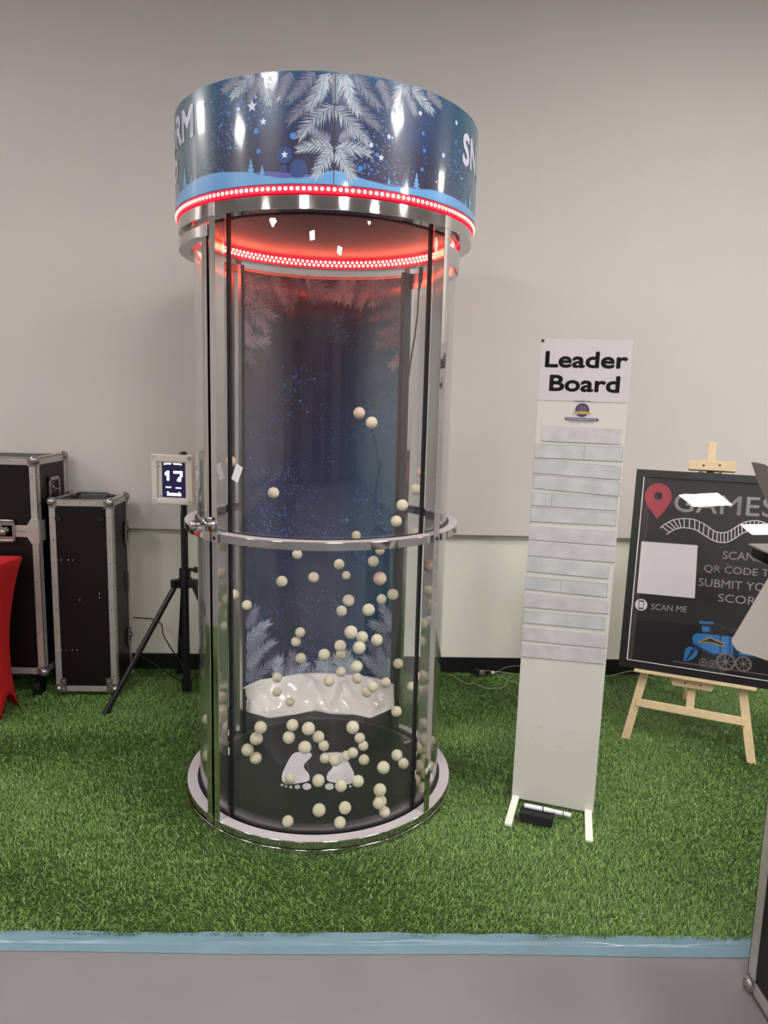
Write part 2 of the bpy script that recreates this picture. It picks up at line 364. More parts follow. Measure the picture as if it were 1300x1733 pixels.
# blue tape along the front edge of the grass
m = MB(); nx, ny = 500, 40; vs = []
for i in range(nx+1):
    X = -2.9 + 5.8*i/nx; yb = grass_front(X) + .012; yf = yb - .070 + .003*sin(X*5) 
    for j in range(ny+1):
        t = j/ny; y = yf + (yb - yf)*t
        fold = math.exp(-((t - .58 - .05*sin(X*3.1))/.09)**2)
        amp = .0035 + .0035*max(0, sin(X*1.7 - .3)) + .0012*sin(X*23)
        edge = .50 + .05*sin(X*2.3) + .02*sin(X*7.1); up = 1/(1 + math.exp(-(t - edge)/.012))
        z = .0012 + up*(.0045 + .0020*sin(X*4.1 + 1) + .0012*sin(X*37 + t*6) + .0014*sin(X*15 - t*11)) + up*.005*max(0, (t - edge))**.5 + fold*.0008 + .0003*sin(X*71 + t*9)
        vs.append((X, y, z))
m.add(vs, [(i*(ny+1)+j, (i+1)*(ny+1)+j, (i+1)*(ny+1)+j+1, i*(ny+1)+j+1) for i in range(nx) for j in range(ny)])
o = m.build('floor_tape', M['tape'], smooth=True); tag(o, 'pale blue wrinkled tape strip along the front edge of the grass', 'tape')
sm = o.modifiers.new('s', 'SOLIDIFY'); sm.thickness = .0008
# ------------------------------------------------------------------ the booth
BC = Vector((-.229, 2.727, 0)); A0 = .12
booth = thing('snowball_booth', 'tall round chrome and clear acrylic booth with a blue winter sign on top', 'game booth', BC, A0)
RO, RI, RG = .515, .475, .466
Z_TOP0, Z_TOP1 = 2.045, 2.085
def P3(a, R, z): return Vector((R*sin(a), -R*cos(a), z))     # local booth point
def cyl_hit(x, y, R, far=False):
    """view ray against the booth cylinder of radius R: local angle and height"""
    d = ray(x, y); ox, oy = -BC.x, -BC.y; a = d.x*d.x + d.y*d.y; b = ox*d.x + oy*d.y; c = ox*ox + oy*oy - R*R
    D = max(b*b - a*c, 0); t = (-b + (sqrt(D) if far else -sqrt(D)))/a; q = EYE + d*t - BC
    return atan2(q.x, -q.y) - A0, q.z
# rings
m = MB(); m.arc(RI-.004, RO+.002, 0.0, .024); m.build('base_ring', M['chrome'], booth, True, .0015, auto=.6)
A45 = pi/4; W2 = .0275
aL0, aL1 = -.82, -.765; aR0, aR1 = .765, .83; bR0, bR1 = 2.315, 2.375; bL0, bL1 = -2.375, -2.315
m = MB(); m.arc(RI, RO, .026, .052, aL0, 2*pi - 2.32, 150); m.build('frame_lower_ring', M['chrome'], booth, True, .0015, auto=.6)
m = MB(); m.arc(RI+.001, RO-.001, .052, .0535, aL0, 2*pi - 2.32, 150); m.build('ring_cap', M['satin'], booth, True, auto=.6)
m = MB(); m.arc(RI-.003, RO-.008, 1.060, 1.0612, aL0, 2*pi - 2.32, 150); m.build('ring_cap', M['satin'], booth, True, auto=.6)
m = MB(); m.arc(RI, RO, Z_TOP0, Z_TOP1, 0, 2*pi, 160); m.build('top_ring', M['chrome'], booth, True, .0015, auto=.6)
m = MB(); m.arc(RI-.004, RO-.007, 1.033, 1.060, aL0, 2*pi - 2.32, 150); m.build('middle_ring', M['chrome'], booth, True, .0015, auto=.6)
# posts
def post(a0, a1, z0, z1, name='post', R0=RI, R1=RO, par=booth):
    m = MB(); m.arc(R0, R1, z0, z1, a0, a1, 2); return m.build(name, M['chrome'], par, False, .0012)
for a, b in ((aL0, aL1), (aR0, aR1), (bR0, bR1), (bL0, bL1)): post(a, b, .052, Z_TOP0)
for a, b in ((aL0, aL1), (aR0, aR1)):   # plain blocks and black screws where posts meet the rings
    ma = (a+b)/2
    for z0, z1 in ((.022, .054), (1.030, 1.063), (Z_TOP0-.001, Z_TOP1)):
        m = MB(); m.arc(RI+.02, RO+.0015, z0, z1, a, b, 3); m.build('joint_block', M['chrome2'], booth, False, .001)
    m = MB(); c = P3(ma, RO+.0022, 1.0465); nrm = P3(ma, 1, 0)
    m.tube([c - nrm*.004, c + nrm*.0025], [.006, .0045], 6); t_ = P3(ma + pi/2, 1, 0)
    m.tube([c - t_*.009, c, c + t_*.009], [.0005, .0028, .0005], 6); m.tube([c + Vector((0,0,-.009)), c, c + Vector((0,0,.009))], [.0005, .0028, .0005], 6)
    m.build('screw', M['seal'], booth)
# hinged left door section with its own rails, posts, latch and pane
D0, D1 = -2.29, -.845
m = MB(); m.arc(RI, RO, .030, .055, D0, D1, 50); m.build('door_rail', M['chrome'], booth, True, .0015, auto=.6)
m = MB(); m.arc(RI+.001, RO-.001, .055, .0565, D0, D1, 50); m.build('ring_cap', M['satin'], booth, True, auto=.6)
m = MB(); m.arc(RI-.003, RO-.005, 1.060, 1.0612, D0, D1, 50); m.build('ring_cap', M['satin'], booth, True, auto=.6)
m = MB(); m.arc(RI-.004, RO-.004, 1.033, 1.060, D0, D1, 50); m.build('door_rail', M['chrome'], booth, True, .0015, auto=.6)
m = MB(); m.arc(RI, RO, 1.992, 2.024, D0, D1, 50); m.build('door_rail', M['chrome'], booth, True, .0015, auto=.6)
for a, b in ((-.90, -.846), (-2.29, -2.24)): post(a, b, .055, 1.992, 'door_post')
for z0, z1 in ((.028, .057), (1.031, 1.062), (1.990, 2.027)):
    m = MB(); m.arc(RI+.02, RO+.0012, z0, z1, -.915, -.835, 3); m.build('joint_block', M['chrome2'], booth, False, .001)
# latch
lt = MB(); c = P3(-.905, RO+.006, 1.085)
lt.tube([P3(-.99, RO+.012, 1.075), P3(-.93, RO+.014, 1.083), c], .006, 10); lt.sphere(P3(-1.0, RO+.012, 1.074), .016, 12, 8, (1,1,1.2))
lt.tube([c, P3(-.86, RO+.012, 1.098), P3(-.83, RO+.008, 1.083)], .007, 10)
lt.box(P3(-.80, RO+.004, 1.088), (.024, .014, .034), Matrix.Rotation(-.8, 3, 'Z')); lt.sphere(P3(-.80, RO+.013, 1.092), .009, 10, 6)
lt.tube([P3(-.86, RO+.006, 1.108), P3(-.80, RO+.008, 1.110)], .006, 8)
lt.build('latch', M['chrome'], booth, True)
lt = MB(); lt.tube([P3(-.985, RO, 1.055) + Vector((0.012*cos(k*pi/6), 0.012*sin(k*pi/6), -.0)) for k in range(13)], .0025, 6, False); lt.build('latch_ring', M['chrome'], booth, True)
# clear panels (solid 4 mm shells), upper and lower, front, right, left door, back sides
def pane(a0, a1, z0, z1, name='clear_panel'):
    m = MB(); m.arc(RG-.004, RG, z0, z1, a0, a1, 48); return m.build(name, M['glass'], booth, True, auto=.6)
def seal(a0, a1, z0, z1):
    w = .0075; m = MB()
    m.arc(RG-.010, RG+.004, z0, z1, a0, a0 + w*2, 2); m.arc(RG-.010, RG+.004, z0, z1, a1 - w*2, a1, 2)
    m.arc(RG-.010, RG+.004, z0, z0+.006, a0, a1, 40); m.arc(RG-.010, RG+.004, z1-.005, z1, a0, a1, 40)
    m.build('pane_seal', M['seal'], booth)
for (a0, a1) in ((aL1, aR0), (aR1, bR0), (D0+.05, -.90)):
    pane(a0, a1, .052, 1.033); pane(a0, a1, 1.060, 2.0 if a1 < -.5 else Z_TOP0)
seal(aL1+.002, aR0-.002, .050, 1.036); seal(aL1+.002, aR0-.002, 1.056, Z_TOP0+.003)
for (a0, a1) in ((aR1, bR0), (D0+.05, -.90)):
    m = MB(); m.arc(RG-.012, RG+.008, 1.058, 1.066, a0, a1, 30); m.build('pane_seal', M['seal'], booth)
    m = MB(); m.arc(RG-.012, RG+.008, .048, .058, a0, a1, 30); m.build('pane_seal', M['seal'], booth)
# deck
m = MB(); m.arc(.0, .43, .03, .050, 0, 2*pi, 96); m.build('deck', M['blackfloor'], booth)
m = MB(); m.arc(.4305, .465, .03, .0503, 0, 2*pi, 96); m.build('deck_rim', M['deckrim'], booth)
def floor_fn(a, b, c): return Vector((a, b, c))
Binv = Matrix.Translation(BC) @ Matrix.Rotation(A0, 4, 'Z'); Binv = Binv.inverted()
def deckpt(x, y, z=.0503): return Binv @ ground(x, y, z)
foot = [(1000,470),(1030,466),(1070,468),(1130,474),(1141,490),(1130,510),(1105,535),(1078,562),(1070,590),(1080,612),(1108,640),(1121,675),(1118,700),(1095,716),(1050,724),(960,738),(925,736),(900,722),(886,700),(884,670),(895,630),(915,590),(935,548),(960,505),(980,482)]
toes = [(1097,757,38,27),(1017,760,24,17),(962,761,13,11),(920,755,11,9),(887,743,13,9)]
for mir in (False, True):
    def fx(x, y):
        X, Y = 300 + x/5, 1180 + y/5
        if mir: X = 1077 - X
        q = deckpt(X, Y); return (q.x, q.y)
    m = MB(); m.prism([fx(*p) for p in foot], floor_fn, .0501, .0515)
    for (x, y, a, b) in toes: m.prism([fx(x + a*cos(k*pi/8), y + b*sin(k*pi/8)) for k in range(16)], floor_fn, .0501, .0515)
    o = m.build('footprint', M['white'], booth); o['label'] = 'white footprint sticker on the black deck, ' + ('right one' if mir else 'left one')
# ceiling plate with holes, inner rows of red lamps, inner band
m = MB(); m.arc(0, .474, 2.090, 2.096, 0, 2*pi, 96); m.build('ceiling_plate', M['perf'], booth)
m = MB()
k = 0
for i in range(-26, 27):
    for j in range(-29, 30):
        x = (i + (j % 2)*.5)*.0190; y = j*.0160
        if x*x + y*y < .435**2:
            m.add([(x + .0052*cos(q*pi/3), y + .0040*sin(q*pi/3), 2.0896) for q in range(6)], [(5,4,3,2,1,0)])
o = m.build('plate_holes', M['hole'], booth); o['kind'] = 'stuff'
m = MB(); m.arc(.456, .470, 2.0525, 2.078, 0, 2*pi, 120); m.build('led_strip', M['ledch2'], booth, True, auto=.6)
m = MB()
for row in (2.059, 2.072):
    for i in range(150):
        a = 2*pi*i/150 + (.02 if row > 2.065 else 0); m.sphere(P3(a, .4555, row), .0058, 6, 4)
o = m.build('led_bulbs', M['led2'], booth, True); o['kind'] = 'stuff'
m = MB(); m.arc(RI-.006, RI, 1.955, 2.016, aR1, 2*pi - 2.32, 80); m.build('upper_inner_band', M['chrome2'], booth, True, auto=.6)
# outer lamp ring
m = MB(); m.arc(.508, .5205, 2.0885, 2.112, 0, 2*pi, 160); m.build('led_strip', M['ledch'], booth, True, .002, auto=.6)
m = MB()
for i in range(184): a = 2*pi*i/184; m.sphere(P3(a, .5190, 2.100), .0064, 8, 5, (1,1,.95))
o = m.build('led_bulbs', M['led'], booth, True); o['kind'] = 'stuff'
# sign band
SZ0, SZ1, RS = 2.112, 2.413, .5228
M['sign'] = night_print('winter_sign_print', SZ0, SZ1, [(0,(40,34,72)),(.35,(30,30,66)),(.62,(24,48,92)),(1,(28,74,112))],
    [(80,.62,(58,106,174),.8),(150,.8,(90,130,194),.75),(36,.26,(176,200,238),.9)], (.26,.50,(34,92,110),.75,'abs'))
sg = MB(); sg.arc(RS-.006, RS, SZ0-.002, SZ1, 0, 2*pi, 160); sign = sg.build('sign_band', M['sign'], booth, True, auto=.6)
m = MB(); m.arc(0, RS-.004, SZ1-.012, SZ1-.006, 0, 2*pi, 96); m.build('sign_lid', M['case'], booth)
m = MB(); m.arc(.46, RS-.004, SZ0-.001, SZ0+.002, 0, 2*pi, 96); m.build('sign_floor', M['case'], booth)
def sfn(a, b, c): return P3(a/RS, RS + .0006 + c, b)         # (arc length, height, offset) on the sign
def sp(x, y): a, z = cyl_hit(x, y, RS); return (a*RS, z)
seam = sp(566, 240)[0]
def branch(mb, fn, p0, p1, ln=.026, n=30, curve=.12, c=0.0, wn=.0015, mi=(0, 2)):
    """a flat printed fir twig: curved stem with needles both sides"""
    x0, y0 = p0; x1, y1 = p1; dx, dy = x1-x0, y1-y0; Lg = sqrt(dx*dx+dy*dy); ux, uy = dx/Lg, dy/Lg; nx_, ny_ = -uy, ux
    def pt(t): s_ = curve*Lg*4*t*(1-t); return (x0 + dx*t + nx_*s_, y0 + dy*t + ny_*s_)
    for k in range(n):
        t = (k + .5)/n; p = pt(t)
        for sd in (-1, 1):
            for rr in range(2):
                l = (1 if rr else .8)*ln*1.35*(.6 + .4*sin(pi*min(1, .25 + t*.75)))*random.uniform(.8, 1.1); an = random.uniform(.70, 1.08)*(1 - .5*t**1.5)
                ax = ux*cos(an) + sd*nx_*sin(an); ay = uy*cos(an) + sd*ny_*sin(an); q = (p[0] + random.uniform(-.001,.001), p[1])
                wx, wy = -ay*wn/2, ax*wn/2
                mb.mi = mi[0] if rr else 1; cc = c if rr else c - .00006; mb.add([fn(q[0]+wx, q[1]+wy, cc), fn(q[0]-wx, q[1]-wy, cc), fn(q[0]+ax*l*.5-wx, q[1]+ay*l*.5-wy, cc), fn(q[0]+ax*l, q[1]+ay*l, cc), fn(q[0]+ax*l*.5+wx, q[1]+ay*l*.5+wy, cc)], [(0,1,2,3,4)])
    mb.mi = mi[1]; ribbon(mb, [pt(t/8) for t in range(9)], fn, .0022, c + .0001)
SB = [(576,118,607,190,2,.03),(602,122,641,180,1,.03),(640,130,656,180,1,.026),(680,138,673,190,0,.027),(688,146,703,192,1,.024),(697,146,731,188,0,.026),(722,156,745,180,1,.022),
      (590,170,640,216,1,.03),(566,180,622,240,0,.034),(573,240,603,224,1,.022),(567,252,624,262,0,.028),(569,254,596,302,0,.030),(569,118,566,170,1,.02),(585,128,592,170,0,.022)]
m = MB()
SB.sort(key=lambda q: -q[4] if q[4] != 2 else 0)
for i, (x0, y0, x1, y1, tone, ln) in enumerate(SB):
    a, b = sp(x0, max(y0, 112)), sp(x1, y1); a = (a[0], min(a[1], SZ1-.004)); tn = 0 if tone in (0, 2) else 1
    branch(m, sfn, a, b, ln*.95, 26, random.uniform(-.1,.1), .0001*i, mi=(tn, 2))
    branch(m, sfn, (2*seam - a[0], a[1]), (2*seam - b[0], b[1]), ln*.95, 26, random.uniform(-.1,.1), .0001*i, mi=(tn, 2))
# keep needles on the sign: flatten anything above the top edge
m.v = [(x, y, min(z, SZ1)) for x, y, z in m.v]
o = m.build('fir_branch_print', [M['fir1'], M['fir2'], M['fir3']], booth); o['label'] = 'white frosted fir branches printed round the sign seam'; o['kind'] = 'stuff'
# hills and small trees
hz = [(300,336),(325,308),(345,298),(370,292),(410,291),(450,298),(480,302),(520,300),(548,292),(566,288),(584,292),(620,305),(660,316),(700,319),(735,322),(765,333),(790,350),(803,368)]
hp = [sp(*q) for q in hz]; full = [(-pi*RS + A0, hp[0][1])]
for k in range(1, 12): s_ = -pi*RS + (hp[0][0] + pi*RS)*k/12; full.append((s_, hp[0][1] + .012*sin(k*1.1)))
full += hp
for k in range(1, 12): s_ = hp[-1][0] + (pi*RS - hp[-1][0])*k/11; full.append((s_, hp[-1][1] + .012*sin(k*1.3)))
def interp(pts, s_):
    for a, b in zip(pts[:-1], pts[1:]):
        if a[0] <= s_ <= b[0] and b[0] > a[0]: t = (s_-a[0])/(b[0]-a[0]); t = t*t*(3-2*t)*.5 + t*.5; return a[1] + (b[1]-a[1])*t
    return pts[-1][1]
def hillmesh(pts, s0, s1, n, c):
    m = MB(); vs = []
    for k in range(n+1): s_ = s0 + (s1-s0)*k/n; vs += [sfn(s_, SZ0, c), sfn(s_, interp(pts, s_), c)]
    return m.add(vs, [(2*k, 2*k+2, 2*k+3, 2*k+1) for k in range(n)])
h2 = [sp(*q) for q in ((400,300),(440,291),(470,291),(500,294),(530,296),(566,292),(592,296),(640,309),(680,315),(720,322))]
hillmesh(h2, h2[0][0], h2[-1][0], 80, .0003).build('far_hill_print', M['hill2'], booth)
m = hillmesh(full, -pi*RS + .01, pi*RS - .01, 260, .0006)
def firtree(mb, s_, z0, h, c):
    w = h*.32; pts = []
    for sd in (1, -1):
        seq = []
        for k in range(4):
            f0 = k/4; f1 = (k+1)/4; seq += [(s_ + sd*w*(.25 + .25*(3-k))*.95, z0 + h*(.12 + .88*f0)), (s_ + sd*w*(.18 + .16*(2.5-k))*.6, z0 + h*(.12 + .88*(f0+.14)))]
        pts.append(seq)
    poly = [(s_ + w*.1, z0-.004), (s_ + w*.1, z0 + h*.12)] + pts[0] + [(s_, z0 + h)] + pts[1][::-1] + [(s_ - w*.1, z0 + h*.12), (s_ - w*.1, z0-.004)]
    mb.add([sfn(a, b, c) for a, b in poly], [tuple(range(len(poly)))])
for x, y0, y1 in ((425,297,267),(444,298,278),(687,319,301),(704,320,291),(658,312,299),(314,318,280),(325,310,296),(304,330,310),(794,352,322),(787,350,336)):
    a = sp(x, y0); b = sp(x, y1); firtree(m, a[0], a[1] - .003, (b[1]-a[1]) + .003, .0009)
o = m.build('snow_hill_print', M['hill'], booth); o['label'] = 'light blue snowy hills and small fir trees printed along the sign foot'
# stars, bokeh
def star(mb, fn, a, b, r, c):
    mb.mi = 0; mb.add([fn(a + (r if k % 2 == 0 else r*.45)*sin(k*pi/5), b + (r if k % 2 == 0 else r*.45)*cos(k*pi/5), c) for k in range(10)], [tuple(range(10))])
for x, y, r, k in ((446,206,.020,1),(482,262,.024,1),(434,222,.008,2),(496,230,.009,2),(438,256,.007,2),(505,286,.026,1),(658,234,.006,2),(628,246,.011,1),(644,268,.008,1),(716,226,.006,2),(718,255,.006,2),(772,208,.008,2),(750,263,.009,2),(714,287,.006,2),(638,262,.006,2),(610,285,.007,2),(480,286,.011,1),(512,288,.009,1),(375,212,.005,2),(390,250,.005,2)):
    a, b = sp(x, y); m = MB(); disc2(m, sfn, a, b, r, r, .0004 + r*.01, 18); m.build('light_spot_print', [M['star'], M['glow1'], M['glow2']][k], booth)
for x, y, r in ((427,180,.017),(446,206,.011),(482,262,.011),(345,175,.011),(645,267,.010)): a, b = sp(x, y); m = MB(); star(m, sfn, a, b, r, .0009); m.build('star_print', M['star'], booth)
for x, y, r in ((628,246,.006),(658,231,.005),(711,192,.006),(772,208,.006),(750,263,.006),(751,300,.004),(738,308,.003)): a, b = sp(x, y); m = MB(); disc2(m, sfn, a, b, r, r, .0009, 12); m.build('light_spot_print', M['star'], booth)
m = MB(); sz_ = [SZ0 + .001 + (SZ1 - SZ0 - .002)*k/8 for k in range(9)]
ribbon(m, [(seam, z) for z in sz_], sfn, .0022, .0012); m.build('sign_seam', M['seal'], booth)
# lettering round the sides: ends of the first word line on the left, its start on the right
m = MB()
aS, zS = sp(783, 247); _, zt = sp(786, 224); _, zb = sp(786, 268)
hh = .098; put_text(m, 'SNOWSTORM', sfn, aS, zS - hh/2 - .004, .80, hh, .05, .0009, spacing=1.05)
m.build('sign_lettering', M['star'], booth); m = MB(); aM, zM = sp(328, 205); put_text(m, 'SNOWSTORM', sfn, aM - .80, zM - hh/2 + .004, .80, hh, .05, .0009, spacing=1.05)
aO, zO = sp(302, 286); put_text(m, 'O', sfn, aO - .075, zO - .036, .075, .072, .05, .0009)
m.build('sign_lettering', M['star'], booth)
# printed backdrop inside the back
RB = .452
def bp(x, y): a, z = cyl_hit(x, y, RB, True); a = a % (2*pi); return (a*RB, z)
def bfn(a, b, c): return P3(a/RB, RB - .0006 - c, b)
B0 = bp(668, 900)[0]/RB; B1 = bp(414, 900)[0]/RB
M['backdrop'] = night_print('winter_backdrop_print', .2, 2.0, [(0,(22,26,66)),(.3,(24,34,76)),(.55,(26,31,72)),(1,(46,26,56))],
    [(80,.62,(58,104,172),.8),(150,.8,(70,116,190),.75),(34,.24,(140,176,226),.9)], (.0,.42,(20,96,130),.85,'x'), coat=1.0, rough=.2)
BZ1 = bp(546, 473)[1]
m = MB(); m.arc(RB, RB+.008, .055, BZ1, min(B0,B1), max(B0,B1), 60); m.build('printed_backdrop', M['backdrop'], booth, True, auto=.6)
m = MB(); BB = [(425,466,442,505),(440,462,474,508),(460,464,484,512),(505,466,490,520),(520,470,536,508),(516,466,566,500),(588,472,548,502),(600,472,590,512),(614,472,606,518),(585,472,572,506),(640,470,612,516),(650,468,630,515),(678,470,638,508),(420,462,416,510),
   (414,492,464,536),(414,520,450,562),(414,578,452,576),(414,590,426,614),(414,540,420,580),(690,522,628,540),(690,542,646,566),(690,572,640,586),(690,590,664,620),
   (417,1065,432,1030),(417,1085,454,1056),(417,1100,440,1070),(417,1118,450,1075),(417,1130,463,1088),(417,1155,440,1105),(420,1158,464,1118),(470,1150,474,1114),(492,1150,494,1106),(482,1150,516,1122),(505,1150,560,1116),
   (570,1150,540,1120),(580,1150,570,1112),(590,1150,590,1104),(600,1150,600,1118),(655,1155,616,1112),(664,1155,645,1098),(665,1150,630,1110),(665,1110,650,1075),(666,1120,622,1084),(667,1060,648,1022),(667,1062,628,1054),(660,1150,660,1120)]
for i, (x0, y0, x1, y1) in enumerate(BB):
    a, b = bp(x0, y0), bp(x1, y1); tn = 0 if random.random() < .62 else 1
    branch(m, bfn, a, b, .040, 26, random.uniform(-.12,.12), .0001*(i % 20), .0021, mi=(tn, 2))
lo, hi = min(B0,B1)*RB, max(B0,B1)*RB
def clampb(v):
    a = atan2(v[0], -v[1]) % (2*pi); R = sqrt(v[0]**2+v[1]**2); a2 = min(max(a, lo/RB), hi/RB); return (R*sin(a2), -R*cos(a2), min(v[2], BZ1))
m.v = [clampb(v) for v in m.v]
o = m.build('fir_branch_print', [M['fir1'], M['fir2'], M['fir3']], booth); o['kind'] = 'stuff'; o['label'] = 'frosted fir branches printed round the backdrop border'
m = MB(); m.arc(RB-.002, RB+.012, .055, BZ1+.004, max(B0,B1), max(B0,B1)+.012, 2); m.arc(RB-.002, RB+.012, .055, BZ1+.004, min(B0,B1)-.012, min(B0,B1), 2); m.arc(RB-.001, RB+.011, BZ1, BZ1+.006, min(B0,B1), max(B0,B1), 60)
m.build('backdrop_edging', M['chrome2'], booth)
m = MB(); m.arc(RB-.012, RI+.01, .05, 2.02, max(B0,B1)+.014, max(B0,B1)+.05, 3); m.build('back_column', M['seal'], booth, False, .001)
m = MB(); m.arc(RB-.012, RI+.01, .05, 2.02, min(B0,B1)-.06, min(B0,B1)-.014, 3); m.build('back_column', M['seal'], booth, False, .001)
m = MB(); m.arc(RB-.010, RI+.006, .05, 2.02, max(B0,B1)+.052, max(B0,B1)+.09, 3); m.build('back_column', M['chrome2'], booth, False, .001)
# kick panel and moulded snow tray in front of the backdrop
m = MB(); m.arc(RB-.012, RB-.008, .05, .20, min(B0,B1)-.01, max(B0,B1)+.01, 50); m.build('kick_panel', M['chrome2'], booth, True, auto=.6)
topl = [(412,1163),(440,1150),(470,1146),(505,1141),(540,1139),(575,1141),(610,1143),(640,1148),(667,1158)]
botl = [(409,1200,3.05),(425,1207,3.0),(455,1216,2.97),(497,1210,2.99),(533,1203,3.02),(562,1209,3.0),(600,1210,2.99),(627,1216,2.97),(650,1206,3.0),(667,1197,3.05)]
def lerpl(L_, t):
    x = t*(len(L_)-1); i = min(int(x), len(L_)-2); f = x - i; return tuple(a + (b-a)*f for a, b in zip(L_[i], L_[i+1]))
m = MB(); nu, nv = 56, 22; vs = []
for i in range(nu+1):
    u = i/nu; tx, ty = lerpl(topl, u); bx, by, bY = lerpl(botl, u)
    a, z = cyl_hit(tx, ty, RB-.012, True); pt = P3(a, RB-.012, z); pb = Binv @ at(bx, by, bY)
    for j in range(nv+1):
        v = j/nv; q = pt.lerp(pb, v); e = sin(pi*v)
        ridge = .055*max(0, 1 - abs(u - (.44 + .10*(v-.5)))/.075) + .045*max(0, 1 - abs(u - (.63 - .10*(v-.5)))/.05) - .035*math.exp(-((u-.25)/.12)**2) - .035*math.exp(-((u-.82)/.10)**2) - .03*max(0, 1 - abs(u - .54)/.04)
        q.z += e*ridge + .006*e*sin(u*23 + v*7) + .004*e*sin(u*51 - v*13); vs.append(q)
m.add(vs, [(i*(nv+1)+j, (i+1)*(nv+1)+j, (i+1)*(nv+1)+j+1, i*(nv+1)+j+1) for i in range(nu) for j in range(nv)])
o = m.build('snow_tray', M['snow'], booth, True, auto=.2); sm = o.modifiers.new('s', 'SOLIDIFY'); sm.thickness = .004; o['label'] = 'crumpled white moulded snow tray below the backdrop'
m = MB(); Bm = lambda x, y, Y: Binv @ at(x, y, Y)
m.tube([Bm(713,452,2.98), Bm(711,478,2.98)], .009, 10); m.tube([Bm(711,478,2.98), Bm(709,492,2.98)], [.008,.004], 10)
cp = [Bm(709,490,2.98), Bm(707,530,2.97), Bm(702,570,2.96), Bm(696,605,2.96), Bm(692,636,2.96), Bm(690,642,2.96), Bm(688,628,2.97), Bm(683,590,2.98), Bm(680,560,2.99)]
m.tube(cp, .0032, 8); m.build('hanging_lead', M['blackplastic'], booth, True)
# small bracket screws
m = MB(); m.box(P3(bR0-.03, RI-.004, .16), (.018,.006,.03), Matrix.Rotation(bR0, 3, 'Z')); m.build('bracket', M['chrome2'], booth)
q = deckpt(689, 1256, .056); m = MB(); m.box(q, (.03,.01,.006), Matrix.Rotation(.5, 3, 'Z')); m.build('deck_clip', M['alu'], booth)
